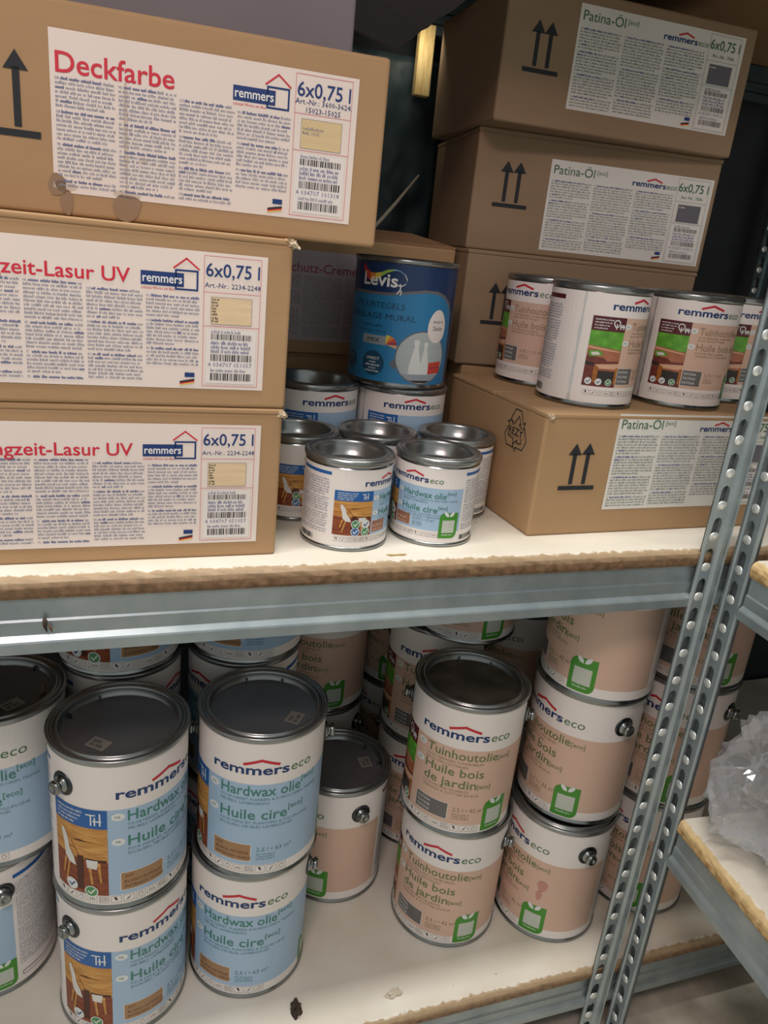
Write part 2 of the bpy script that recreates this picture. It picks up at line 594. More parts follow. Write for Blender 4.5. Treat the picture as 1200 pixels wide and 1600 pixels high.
# ------------------------------------------------------------------ can labels
def pic_interior(cv, u0, u1, v0, v1, badges, lay=2):
    W, H = u1 - u0, v1 - v0
    P = lambda *q: [(u0 + a * W, v0 + b * H) for a, b in q]
    cv.rect(u0, v0, u1, v1, 'wood_red', lay)
    cv.poly(P((0, .55), (1, .5), (1, 1), (0, 1)), 'wood_light', lay + 1)
    cv.poly(P((0, .68), (1, .62), (1, .64), (0, .70)), 'wood_mid', lay + 2)
    cv.poly(P((0, .82), (1, .77), (1, .785), (0, .835)), 'wood_mid', lay + 2)
    cv.poly(P((.42, .79), (.55, .81), (.68, .78), (.56, .765)), 'wood_dark', lay + 3)
    cv.poly(P((.38, .78), (1, .80), (1, .56), (.52, .58)), 'wood_light', lay + 4)
    cv.poly(P((.38, .78), (.52, .58), (.52, .55), (.36, .74)), 'wood_mid', lay + 4)
    cv.poly(P((.48, .57), (.60, .57), (.58, .06), (.46, .06)), 'wood_dark', lay + 3)
    cv.poly(P((.62, .55), (.98, .54), (.98, .50), (.62, .51)), 'wood_dark', lay + 3)
    cv.poly(P((.66, .52), (.72, .52), (.76, .16), (.72, .16)), 'wood_light', lay + 4)
    cv.poly(P((.82, .50), (.88, .50), (.90, .20), (.87, .20)), 'wood_light', lay + 4)
    cv.poly(P((.64, .53), (.84, .53), (.82, .40), (.66, .41)), 'chair_white', lay + 5)
    # white moulded chair
    cv.poly(P((.16, .88), (.22, .90), (.30, .78), (.34, .62), (.42, .52), (.46, .40), (.32, .42), (.24, .50), (.22, .66)), 'chair_white', lay + 6)
    cv.poly(P((.22, .47), (.27, .46), (.20, .22), (.17, .22)), 'wood_light', lay + 5)
    cv.poly(P((.30, .42), (.34, .42), (.26, .08), (.22, .08)), 'wood_light', lay + 5)
    br = W * 0.115
    for i, (a, b, m) in enumerate(badges):
        cv.disc(u0 + a * W, v0 + b * H, br, br, 'badge_white', lay + 7)
        cv.disc(u0 + a * W, v0 + b * H, br * 0.84, br * 0.84, m, lay + 8)
        k = 'badge_white' if m != 'badge_white' else 'ink_navy'
        cv.stroke([(u0 + a * W - br * .45, v0 + b * H), (u0 + a * W - br * .1, v0 + b * H - br * .4), (u0 + a * W + br * .5, v0 + b * H + br * .4)], br * .22, k, lay + 9)


def pic_garden(cv, u0, u1, v0, v1, badges, lay=2):
    W, H = u1 - u0, v1 - v0
    P = lambda *q: [(u0 + a * W, v0 + b * H) for a, b in q]
    cv.rect(u0, v0, u1, v1, 'deck_plum', lay)
    cv.poly(P((0, .72), (1, .66), (1, 1), (0, 1)), 'lawn', lay + 1)
    cv.poly(P((0, .55), (1, .50), (1, .68), (0, .74)), 'table_tan', lay + 2)
    cv.poly(P((0, .72), (.95, .66), (.95, .64), (0, .69)), 'table_top', lay + 3)
    cv.poly(P((.02, .63), (.34, .66), (.50, .58), (.10, .53)), 'lawn', lay + 3)
    cv.poly(P((.10, .61), (.30, .63), (.40, .58), (.16, .56)), 'chair_white', lay + 4)
    cv.poly(P((.45, .55), (1, .66), (1, .48), (.62, .47)), 'table_tan', lay + 3)
    cv.poly(P((.28, .40), (1, .44), (1, .34), (.42, .33)), 'table_top', lay + 4)
    cv.poly(P((.28, .40), (1, .36), (1, .28), (.30, .30)), 'table_tan', lay + 3)
    cv.poly(P((.26, .38), (.40, .36), (.40, .06), (.28, .08)), 'wood_mid', lay + 4)
    cv.poly(P((.92, .36), (1, .36), (1, .06), (.92, .06)), 'wood_mid', lay + 4)
    cv.poly(P((.42, .30), (.92, .30), (.90, .05), (.42, .05)), 'shade_dark', lay + 3)
    cv.poly(P((0, .44), (.26, .42), (.26, .37), (0, .38)), 'shade_dark', lay + 3)
    br = W * 0.10
    for i, (a, b, m) in enumerate(badges):
        cv.disc(u0 + a * W, v0 + b * H, br, br, 'badge_white', lay + 7)
        cv.disc(u0 + a * W, v0 + b * H, br * 0.82, br * 0.82, m, lay + 8)
        k = 'badge_white' if m != 'badge_white' else 'ink_navy'
        cv.stroke([(u0 + a * W - br * .45, v0 + b * H), (u0 + a * W - br * .1, v0 + b * H - br * .4), (u0 + a * W + br * .5, v0 + b * H + br * .4)], br * .22, k, lay + 9)


def can_label(R, z0, z1, scheme, big, s, pane):
    """R radius, z0..z1 label height, big: 2.5 litre layout, s: print scale, pane: angles in degrees"""
    cv = Cv()
    rng = random.Random(11)
    H = z1 - z0
    D = lambda deg: rad(deg) * R
    z = lambda f: z0 + f * H
    panel = 'blue_print' if scheme == 'blue' else 'pink_print'
    tcol = 'title_teal' if scheme == 'blue' else 'title_olive'
    scol = 'sub_teal' if scheme == 'blue' else 'sub_olive'
    if scheme == 'pink' and not big: tcol = 'title_faded'
    head = 'header_blue' if scheme == 'blue' else 'header_maroon'
    cv.rect(D(-180), z0, D(180), z1, 'white_print', 0)
    vt, vb = z(.70 if big else .735), z(.072 if big else .16)
    if not big and R > .045: vt = z(.80)
    cv.rect(D(pane['p0']), vb, D(pane['p1']), vt, panel, 1)
    # logo
    lw = D(pane['l1']) - D(pane['l0'])
    eco_logo(cv, D(pane['l0']), z(.775 if big else (.865 if R > .045 else .80)), lw, lw * 0.105)
    # picture with its header
    a, b = D(pane['a0']), D(pane['a1'])
    hv = vt - H * (.135 if big else .13)
    top_pic = hv
    if scheme == 'blue':
        bad = [(.36, .10, 'badge_white'), (.72, .06, 'badge_green')] if big else [(.58, .34, 'badge_green'), (.84, .34, 'badge_white'), (.58, .12, 'badge_blue'), (.84, .12, 'badge_green')]
        pic_interior(cv, a, b, vb, top_pic, bad)
    else:
        bad = [(.86, .09, 'badge_green')] if big else [(.17, .09, 'badge_white'), (.47, .09, 'badge_white'), (.77, .09, 'badge_green')]
        pic_garden(cv, a, b, vb, top_pic, bad)
    cv.rect(a, hv, b, vt, head, 4)
    for i in range(4):
        cv.fine(a + (b - a) * .08, a + (b - a) * (.62 - .05 * i), hv + (vt - hv) * (.92 - .2 * i), hv + (vt - hv) * (.70 - .2 * i), (vt - hv) * .19, (vt - hv) * .08, 'badge_white', rng, lay=5, sw=.0005)
    gx, gy, g = a + (b - a) * .76, hv + (vt - hv) * .2, (vt - hv) * .55
    if scheme == 'blue':      # letter T joined to an H
        w = g * .12
        cv.stroke([(gx - g * .45, gy + g * .95), (gx + g * .25, gy + g * .95)], w, 'badge_white', 6)
        cv.stroke([(gx - g * .08, gy + g * .95), (gx - g * .08, gy)], w, 'badge_white', 6)
        cv.stroke([(gx + g * .22, gy + g * .7), (gx + g * .22, gy)], w, 'badge_white', 6)
        cv.stroke([(gx + g * .62, gy + g * 1.1), (gx + g * .62, gy)], w, 'badge_white', 6)
        cv.stroke([(gx + g * .1, gy + g * .38), (gx + g * .7, gy + g * .38)], w, 'badge_white', 6)
    else:                     # small tree and bench
        w = g * .13
        ring = [(gx - g * .2 + g * .42 * math.sin(t * PI / 6) * (.75 if 3 < t < 9 else 1), gy + g * .65 + g * .45 * math.cos(t * PI / 6)) for t in range(13)]
        cv.stroke(ring, w, 'badge_white', 6)
        cv.stroke([(gx - g * .2, gy + g * .6), (gx - g * .2, gy)], w, 'badge_white', 6)
        cv.stroke([(gx + g * .3, gy + g * .3), (gx + g * .9, gy + g * .3)], w * 1.4, 'badge_white', 6)
        cv.stroke([(gx + g * .35, gy + g * .5), (gx + g * .85, gy + g * .5)], w, 'badge_white', 6)
        cv.stroke([(gx + g * .4, gy + g * .3), (gx + g * .4, gy)], w, 'badge_white', 6)
        cv.stroke([(gx + g * .8, gy + g * .3), (gx + g * .8, gy)], w, 'badge_white', 6)
    # titles
    tu = D(pane['t0']); cap = .0125 * s; sub = .0033 * s

    def badge(u, v, t):
        cv.disc(u, v, .0062 * s, .0044 * s, 'badge_white', 3)
        cv.text(t, u, v - .0017 * s, .0034 * s, 'ink_eco', lay=4, align='c')

    if scheme == 'blue':
        rows = [(.615, 'NL', ['Hardwax olie'], ['VOOR PARKET, PLANKEN- & KURKVLOEREN, TRAPPEN,', 'MEUBELS, LAMBRISERING']),
                (.435, 'FR', ['Huile cire'], ['POUR PARQUET, PLANCHERS & SOLS EN LIÈGE,', 'ESCALIERS, MEUBLES, LAMBRISSAGES'])]
        if not big:
            rows = [(.60, 'NL', ['Hardwax olie'], rows[0][3]), (.405, 'FR', ['Huile cire'], rows[1][3])]
    else:
        rows = [(.615, 'NL', ['Tuinhoutolie'], ['VOOR TERRASSEN, TUINMEUBELEN', 'EN HOUTEN SCHUTTINGEN']),
                (.475, 'FR', ['Huile bois', 'de jardin'], ['POUR MEUBLES DE JARDIN,', 'TERRASSES & CLÔTURES EN BOIS'])]
        if not big:
            rows = [(.69, 'NL', ['Tuinhoutolie'], rows[0][3]), (.54, 'FR', ['Huile bois de jardin'], rows[1][3])]
    for f, cc, tl, sl in rows:
        v = z(f)
        badge(D(pane['b0']), v + cap * .45, cc)
        for k, t in enumerate(tl):
            cp = cap * (1.0 if scheme == 'blue' or not big else .92)
            e = cv.text(t, tu, v, cp, tcol, width=len(t) * .0071 * s * (1.0 if big or scheme == 'blue' else .92), bold=.012)
            if k == len(tl) - 1:
                cv.text('[eco]', e + .001 * s, v + cp * (.65 if scheme == 'blue' else .05), cp * .52, tcol, lay=3, bold=.01)
            v -= cap * 1.22
        v += cap * 1.22
        for k, t in enumerate(sl):
            cv.text(t, tu, v - sub * (1.75 + 1.5 * k), sub, scol, width=len(t) * sub * .74, lay=3, res=1)
    # colour field
    cu0, cu1 = D(pane['c0']), D(pane['c1'])
    cv0, cv1 = z(.105 if big else .19), z(.235 if big else .34)
    sw = 'swatch_grey' if scheme == 'pink' else ('swatch_brown' if big else 'swatch_rust')
    cv.rect(cu0 - .0006 * s, cv0 - .0006 * s, cu1 + .0006 * s, cv1 + .0006 * s, 'white_print', 2)
    cv.rect(cu0, cv0, cu1, cv1, sw, 3)
    lines = ['WIT', 'BLANC-INTENSE', 'INTENSIV-WEISS'] if scheme == 'blue' and big else ['PATINA', 'PATINE', 'PATINA'] if scheme == 'pink' else []
    for i, t in enumerate(lines):
        c = (cv1 - cv0) * .17
        cv.text(t, cu0 + (cu1 - cu0) * .08, cv1 - (cv1 - cv0) * (.30 + .29 * i), c, 'wood_dark' if scheme == 'blue' else 'badge_white', width=len(t) * c * .78, lay=4, res=1)
    if not lines:
        for i in range(2):
            cv.fine(cu0 + .002 * s, cu1 - .006 * s, cv1 - (cv1 - cv0) * (.25 + .35 * i), cv1 - (cv1 - cv0) * (.56 + .35 * i), (cv1 - cv0) * .3, (cv1 - cv0) * .15, 'table_top', rng, lay=4, sw=.0006)
    qty = {('blue', True): '2,5 l • 63 m²', ('pink', True): '2,5 l • 42 m²', ('blue', False): '0,375 l • 9 m²', ('pink', False): '0,75 l • 13 m²'}[(scheme, big)]
    cv.text(qty, cu1 + .006 * s, cv1 - .0085 * s, .0055 * s, scol, lay=3)
    for i in range(3):
        cv.fine(cu1 + .006 * s, cu1 + .026 * s, cv1 - (.0105 + .003 * i) * s, cv1 - (.0133 + .003 * i) * s, .0027 * s, .0012 * s, scol, rng, lay=3, sw=.0006)
    # row of hazard and use pictograms
    iu = D(pane['a0'] + 3); iv = z(.014 if big else .075); ih = .0085 * s
    n = 0
    while iu < D(-52 + 75 if big else pane['p0'] + 80):
        cv.frame(iu, iv, iu + ih * 1.15, iv + ih, .0003 * s + .0001, 'line_grey', 2)
        k = n % 5
        if k == 0: cv.poly([(iu + ih * .3, iv + ih * .8), (iu + ih * .55, iv + ih * .85), (iu + ih * .75, iv + ih * .35), (iu + ih * .5, iv + ih * .4)], 'ink_black', 3)
        if k == 1: cv.poly([(iu + ih * .3, iv + ih * .2), (iu + ih * .5, iv + ih * .5), (iu + ih * .9, iv + ih * .85), (iu + ih * .6, iv + ih * .4)], 'ink_black', 3)
        if k == 2: cv.disc(iu + ih * .57, iv + ih * .5, ih * .3, ih * .3, 'line_grey', 3, 12); cv.disc(iu + ih * .57, iv + ih * .5, ih * .22, ih * .22, 'white_print', 4, 12)
        if k == 3:
            for j in range(3): cv.rect(iu + ih * (.25 + .25 * j), iv + ih * .3, iu + ih * (.38 + .25 * j), iv + ih * .7, 'line_grey', 3)
        if k == 4: cv.fine(iu + ih * .1, iu + ih * 1.05, iv + ih * .95, iv + ih * .05, ih * .25, ih * .14, 'line_grey', rng, lay=3, sw=.0005)
        iu += ih * 1.35
        n += 1
    # green leaf tag
    tu0, tu1 = D(pane['g0']), D(pane['g1'])
    w = tu1 - tu0
    tv0, tv1 = z(.012 if big else .07), z(.012 if big else .07) + w * 1.38
    c = w * .28
    cv.poly([(tu0, tv0)] + [(tu1 - c + c * math.sin(t * PI / 10), tv0 + c - c * math.cos(t * PI / 10)) for t in range(6)] + [(tu1, tv1)] +
            [(tu0 + c - c * math.sin(t * PI / 10), tv1 - c + c * math.cos(t * PI / 10)) for t in range(6)], 'tag_green', 4)
    cv.rect(tu0 + w * .16, tv0 + w * .30, tu0 + w * .84, tv0 + w * .98, 'code_grey', 5)
    cv.fine(tu0 + w * .2, tu0 + w * .8, tv0 + w * .26, tv0 + w * .12, w * .1, w * .05, 'badge_white', rng, lay=5, sw=.0005)
    lc = (tu0 + tu1) / 2
    for sgn in (-1, 1):
        cv.poly([(lc + sgn * w * .02, tv1 - w * .22), (lc + sgn * w * .16, tv1 - w * .19), (lc + sgn * w * .26, tv1 - w * .08), (lc + sgn * w * .27, tv1 + w * .07), (lc + sgn * w * .13, tv1 + w * .02), (lc + sgn * w * .04, tv1 - w * .08)], 'badge_white', 5)
    # back text panels
    for (q0, q1, right) in pane['txt']:
        stripe_v = z(.93 if big else .95)
        cv.rect(D(q0), z(.90 if big else .91), D(q1), stripe_v, head, 2)
        m = D(1.5)
        pit = .0030 * (s ** .4)
        cv.fine(D(q0) + m, D(q1) - m, z(.87), z(.14), pit, pit * .45, 'ink_fine', rng, lay=2, sw=.0006)
        if not big:
            cv.barcode(D(q0) + m, D(q0) + m + (D(q1) - D(q0)) * .55, z(.035), z(.10), 'ink_black', rng, 3)
        else:
            cv.rect(D(q0) + m * 2, z(.05), D(q1) - m * 6, z(.085), 'header_maroon', 3)
            cv.rect(D(q0) + m * 2.4, z(.055), D(q1) - m * 6.4, z(.08), 'white_print', 4)
    return cv


PANE_BIG = dict(p0=-52, p1=119, l0=-44, l1=50, a0=-102, a1=-51, t0=-35, b0=-42.5, c0=-41, c1=-5, g0=32, g1=59, txt=[(122, 172, 1), (-172, -110, 0)])
PANE_BIG_BLUE = dict(PANE_BIG, p1=98, g0=75, g1=98, txt=[(100, 168, 1), (-172, -110, 0)])
PANE_SMALL = dict(p0=-27, p1=70, l0=-40, l1=40, a0=-78, a1=-27, t0=-15, b0=-21.5, c0=-25, c1=-1, g0=40, g1=66, txt=[(72, 132, 1), (-136, -84, 0)])
PANE_MID_PINK = dict(p0=-21, p1=72, l0=-40, l1=42, a0=-60, a1=-21, t0=-11, b0=-17, c0=-20, c1=3, g0=46, g1=68, txt=[(78, 130, 1), (-137, -98, 0)])
PANE_MID_BLUE = dict(PANE_MID_PINK, a0=-62)


# ------------------------------------------------------------------ cans
def can_prototype(kind):
    """kind -> dict with radius, height; returns root with parts (hidden until placed: first use moves it)"""
    scheme, size = kind
    root = empty('paint_can')
    if size == 'big':
        R, H, Rb, lab0, lab1, s, pane = .0685, .1754, .0662, .0055, .1685, 1.0, PANE_BIG if scheme == 'pink' else PANE_BIG_BLUE
    elif size == 'mid':
        R, H, Rb, lab0, lab1, s, pane = .0495, .116, .0482, .0050, .1085, .60, PANE_MID_PINK if scheme == 'pink' else PANE_MID_BLUE
    else:
        R, H, Rb, lab0, lab1, s, pane = .0400, .082, .0386, .0040, .0735, .48, PANE_SMALL
    # body: seamed tin tube with a rolled bottom bead and a neck
    mb = MB()
    rb = R - .0006
    mb.lathe([(R * .9, .0022), (R * .93, 0.0), (rb - .0008, 0.0), (rb, .001), (rb, .0026), (Rb + .0003, .0042), (Rb, lab0), (Rb, lab1 + .0006), (Rb - .0012, lab1 + .0012), (Rb - .0012, H - .005)], 72, 'tin', close_bot=True)
    mb.build('can_body', root)
    # printed label
    lb = MB()
    can_label(Rb, lab0, lab1, scheme, size == 'big', s, pane).emit_cyl(lb, Rb + .0001)
    if size == 'mid':     # pale strip painted as the glint where the label ends meet
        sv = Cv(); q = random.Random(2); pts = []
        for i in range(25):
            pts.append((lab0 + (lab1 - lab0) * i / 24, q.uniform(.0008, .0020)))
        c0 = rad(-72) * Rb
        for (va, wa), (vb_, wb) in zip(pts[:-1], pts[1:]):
            sv.items.append(([(c0 - wa, va), (c0 + wa * .8, va), (c0 + wb * .8, vb_), (c0 - wb, vb_)], 'seam_glint', 3))
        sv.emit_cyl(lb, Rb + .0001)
    lb.build('printed_label', root)
    # lid with rolled rim
    ld = MB()
    if size == 'big':
        prof = [(Rb - .001, H - .0070), (R - .0008, H - .0062), (R, H - .0045), (R, H - .0018), (R - .0012, H - .0004), (R - .0028, H - .0002), (R - .0040, H - .0014),
                (R - .0046, H - .0034), (R - .0075, H - .0036), (R - .0082, H - .0012), (R - .0094, H), (R - .0108, H), (R - .0118, H - .0010), (R - .0124, H - .0030, 'lid_metal'), (R - .0130, H - .0105, 'lid_flat'), (R - .0145, H - .0115, 'lid_flat'), (.002, H - .0115, 'lid_flat')]
    else:
        d = .0155 if size == 'mid' else .0140
        prof = [(Rb - .001, H - .0075), (R - .0008, H - .0064), (R, H - .0048), (R, H - .0022), (R - .0010, H - .0006), (R - .0024, H - .0002), (R - .0036, H - .0012),
                (R - .0050, H - .0016), (R - .0058, H - .0002), (R - .0070, H), (R - .0082, H - .0006), (R - .0088, H - .0030), (R - .0092, H - .0070), (R - .0098, H - .0078), (R - .0101, H - d), (R - .0120, H - d - .0008, 'lid_flat'), (.002, H - d - .0008, 'lid_flat')]
    ld.lathe(prof, 72, 'lid_metal', close_top=True)
    if size == 'big':
        for a in (70, 112, 250, 292):
            c, sn = math.cos(rad(a)), math.sin(rad(a))
            mtx = Matrix.Rotation(rad(a), 4, 'Z')
            for (x0, x1, z0, z1) in ((R - .0185, R - .0125, H - .0115, H - .0065),):
                p = [mtx @ Vector(q) for q in ((x0, -.0008, z0), (x1, -.0008, z0), (x1, .0008, z0), (x0, .0008, z0), (x0 + .002, -.0006, z1), (x1, -.0006, z1), (x1, .0006, z1), (x0 + .002, .0006, z1))]
                ld.add(p, [(4, 5, 6, 7), (0, 1, 5, 4), (1, 2, 6, 5), (2, 3, 7, 6), (3, 0, 4, 7)], 'tin_dark')
    lid = ld.build('lid', root)
    if size == 'big':
        for sgn in (-1, 1):
            bo = MB()
            base = Matrix.Translation((sgn * (Rb + .0002), 0, H - .036)) @ Matrix.Rotation(sgn * PI / 2, 4, 'Y')
            bo.lathe([(.0125, -.0015, 'tin_dark'), (.0125, .0002, 'tin_dark'), (.0118, .0009, 'tin_dark'), (.0085, .0010)], 28, 'tin', mtx=base)
            bo.lathe([(.0085, .0008), (.0085, .0030), (.0058, .0040), (.0055, .0056), (.0066, .0062), (.0072, .0075), (.0070, .0098), (.0058, .0110), (.0030, .0112), (.0022, .0098), (.0006, .0096)], 28, 'tin', mtx=base, close_top=True)
            bo.build('handle_boss', root)
    return root, dict(R=R, H=H)


def lid_sticker(root, H, ang, dist):
    cv = Cv()
    cv.rect(-.0105, -.0078, .0105, .0078, 'lid_sticker', 0)
    rng = random.Random(3)
    for r in range(2):
        u = -.0075
        while u < .0075:
            w = rng.uniform(.0008, .0016)
            cv.rect(u, -.0052 + .0058 * r, u + w * .7, -.0010 + .0058 * r, 'tin_dark' if rng.random() < .8 else 'lid_sticker', 1)
            u += w + .0006
    mb = MB()
    a = rad(ang)
    c, sn = math.cos(a), math.sin(a)
    cv.emit_plane(mb, (0, 0, 0), (1, 0, 0), (0, 1, 0), eps=.00008)
    lid = [q for q in bpy.data.objects if q.parent == root and q.name.startswith('lid')][0]
    return mb.build('lid_sticker', lid, loc=(dist * c, dist * sn, H - .01125), rot=(0, 0, a + PI / 2))


PROTO = {}


def place_can(kind, x, y, z, rot, label, group, sticker=None):
    """rot: how far the front of the label is turned to the right as seen from the camera"""
    if kind not in PROTO:
        root, info = can_prototype(kind)
        PROTO[kind] = (root, info)
        o = root
    else:
        o = copy_tree(PROTO[kind][0])
    o.location = (x, y, z)
    face = -math.atan2(x, y)
    o.rotation_euler = (0, 0, face + rad(rot))
    tag(o, label, 'paint can', group)
    PLACED.append((o, PROTO[kind][1], sticker))
    return o


PLACED = []


# ------------------------------------------------------------------ carton labels
def carton_right_column(cv, qty, art, swatch, digits, inkq, frame, rng):
    L, Rr = .1600, .2012
    cv.frame(L, .0022, Rr, .0952, .0004, frame, 2)
    cv.rect(L, .0700, Rr, .0704, frame, 2); cv.rect(L, .0462, Rr, .0466, frame, 2)
    cv.text(qty, .1614, .0812, .0096, inkq, width=.0385, bold=.008, res=3)
    for i, t in enumerate(art):
        cv.text(t, .1808, .0735 - .0052 * i + (.0028 if len(art) > 1 else 0), .0036, inkq, lay=3, res=1, align='c')
    cv.frame(.1653, .0478, .1952, .0672, .0003, 'line_grey', 3)
    cv.rect(.1656, .0481, .1949, .0669, swatch[0], 2)
    if swatch[1] == 'lines':
        cv.fine(.1662, .1712, .0668, .0482, .0021, .0011, 'ink_black', rng, lay=4, sw=.0006)
    elif swatch[1]:
        for i, t in enumerate(swatch[1]):
            cv.text(t, .1668, .0600 - .0030 * i, .0022, 'ink_fine_bold', lay=4, res=1)
    else:
        cv.fine(.1665, .1760, .0655, .0630, .0022, .0012, 'paper', rng, lay=4, sw=.0006)
    cv.rect(.1625, .0045, .1990, .0445, 'white_print', 2)
    cv.fine(.1660, .1880, .0445, .0410, .0030, .0016, 'ink_fine', rng, lay=3, sw=.0006)
    cv.barcode(.1660, .1960, .0368, .0410, 'ink_black', rng)
    cv.fine(.1660, .1950, .0364, .0260, .0031, .0018, 'ink_fine_bold', rng, lay=3, sw=.0007)
    cv.barcode(.1660, .1965, .0212, .0262, 'ink_black', rng)
    cv.text(digits, .1640, .0170, .0032, 'ink_fine_bold', width=.0325, lay=3, res=1)
    cv.fine(.1660, .1920, .0162, .0128, .0030, .0016, 'ink_fine', rng, lay=3, sw=.0006)
    cv.barcode(.1660, .1960, .0068, .0122, 'ink_black', rng)


def flags(cv):
    cv.rect(.1475, .0085, .1545, .0118, 'ink_navy', 3)
    cv.poly([(.1440, .0040), (.1545, .0060), (.1545, .0074), (.1440, .0054)], 'ink_black', 3)
    cv.poly([(.1440, .0030), (.1545, .0050), (.1545, .0060), (.1440, .0040)], 'ink_red', 3)
    cv.poly([(.1440, .0022), (.1545, .0042), (.1545, .0050), (.1440, .0030)], 'yellow', 3)


def label_red(title, tw, art, swatch, digits, seed):
    cv = Cv(); rng = random.Random(seed)
    cv.rect(0, 0, .2055, .0975, 'paper', 0)
    cv.text(title, .0035, .0728, .0100 if len(title) > 10 else .0128, 'ink_red', width=tw, bold=.010, res=4)
    # boxed house logo
    cv.rect(.1170, .0722, .1462, .0816, 'ink_navy', 2)
    cv.text('remmers', .1182, .0744, .0062, 'white_ink', width=.0268, bold=.012, lay=4, res=3)
    cv.frame(.1400, .0700, .1562, .0842, .0013, 'ink_navy', 2)
    roof(cv, .1392, .1566, .0850, .0068, .0011, 'ink_red')
    cv.text('schützt Werte am Bau', .1172, .0694, .0019, 'ink_red', width=.0225, lay=3, res=1)
    sets = (['DE', 'GB', 'FR'], ['NL', 'ES', 'IT', 'PL'], ['CZ', 'SVK', 'RU'], ['RU', 'HU'])
    tops = (.0712, .0712, .0688, .0670)
    bots = (.0025, .0025, .0035, .0160)
    for k in range(4):
        u = .0030 + .0392 * k
        cv.fine(u, u + .0370, tops[k], bots[k], .00268, .00125, 'ink_fine', rng, 'ink_fine_bold', codes=sets[k], code_mat='ink_fine_bold')
    flags(cv)
    carton_right_column(cv, '6x0,75 l', art, swatch, digits, 'ink_navy', 'ink_pinkline', rng)
    return cv


def label_patina(seed):
    cv = Cv(); rng = random.Random(seed)
    cv.rect(0, 0, .2055, .0975, 'paper_cool', 0)
    e = cv.text('Patina-Öl', .0040, .0830, .0096, 'ink_green', width=.0500, res=4)
    cv.text('[eco]', e + .003, .0872, .0046, 'ink_eco', res=2)
    eco_logo(cv, .1020, .0812, .0575, .0062)
    sets = (['DE', 'GB', 'FR', 'NL'], ['ES', 'IT', 'PL', 'CZ'], ['SVK', 'RU', 'HU'])
    for k in range(3):
        u = .0030 + .0525 * k
        cv.fine(u, u + .0490, .0775, (.003, .003, .012)[k], .00285, .0013, 'ink_fine_green', rng, 'ink_fine_bold', codes=sets[k], code_mat='ink_fine_green')
    flags(cv)
    carton_right_column(cv, '6x0,75 l', ['Art.-Nr.: 7686'], ('swatch_slate', None), '4 052871 004510', 'ink_green', 'line_grey', rng)
    return cv


def label_cream(seed):
    cv = Cv(); rng = random.Random(seed)
    cv.rect(0, 0, .2055, .0975, 'paper_grey', 0)
    cv.text('Holzschutz-Creme', .0035, .0745, .0100, 'ink_wine', width=.1080, bold=.010, res=3)
    for k in range(4):
        u = .0030 + .0480 * k
        cv.fine(u, u + .0455, .0712, .0040, .0026, .0013, 'ink_fine_grey', rng, 'ink_fine_grey')
    return cv


def carton(name, w, d, h, loc, rz, label, group, art=None, art_at=None, arrows=None, extra=None, body='card', rim=True):
    """loc: the bottom front left corner; rz: turn about z; printed label sheet and arrows on the front face"""
    rz = rad(rz)
    root = empty(name, rz=rz, label=label, cat='carton', group=group)
    M = Matrix.Rotation(rz, 3, 'Z')
    root.location = Vector(loc) + M @ Vector((w / 2, d / 2, 0))
    mb = MB()
    e = .0004
    mb.box(-w / 2, w / 2, -d / 2, d / 2, 0, h - (.0035 if rim else 0), body, bev=.0028, seg=3)
    if arrows:
        cv = Cv()
        for (u, v0, v1) in arrows:
            t = .0022
            cv.rect(u - t, v0 + .006, u + t, v1 - .010, 'ink_arrow', 1)
            cv.poly([(u - .0075, v1 - .0115), (u + .0075, v1 - .0115), (u, v1)], 'ink_arrow', 1)
        u0 = min(a[0] for a in arrows) - .013; u1 = max(a[0] for a in arrows) + .0135
        cv.rect(u0, arrows[0][1], u1, arrows[0][1] + .0042, 'ink_arrow', 1)
        cv.emit_plane(mb, (-w / 2, -d / 2 - e, 0), (1, 0, 0), (0, 0, 1))
    if extra:
        extra(mb, w, d, h, e)
    mb.build('carton_body', root)
    if rim:      # top flaps folded shut, their fold stands a little proud of the faces
        fb = MB()
        g = .0006
        fb.box(-w / 2 - g, w / 2 + g, -d / 2 - g, -.0006, h - .0048, h, body, bev=.0016, seg=3)
        fb.box(-w / 2 - g, w / 2 + g, .0006, d / 2 + g, h - .0048, h, body, bev=.0016, seg=3)
        fb.build('top_flaps', root)
    if art:
        lb = MB()
        art.emit_plane(lb, (-w / 2 + art_at[0], -d / 2 - e, art_at[1]), (1, 0, 0), (0, 0, 1))
        lb.build('printed_label', root)
    return root


# ================================================================== STRUCTURE
ZL = -0.5624          # top of the lower shelf
HB = 0.1754           # height of the large cans


def room():
    mb = MB(); mb.box(-1.6, 2.6, -2.0, 1.16, -.74, -.675, 'floor_pale')
    tag(mb.build('floor'), kind='structure')
    mb = MB(); mb.box(-1.6, 2.6, 1.10, 1.16, -.675, 2.0, 'wall_dark')
    tag(mb.build('wall_back'), kind='structure')
    mb = MB(); mb.box(2.0, 2.06, -2.0, 1.10, -.675, 2.0, 'wall_dark')
    tag(mb.build('wall_right'), kind='structure')


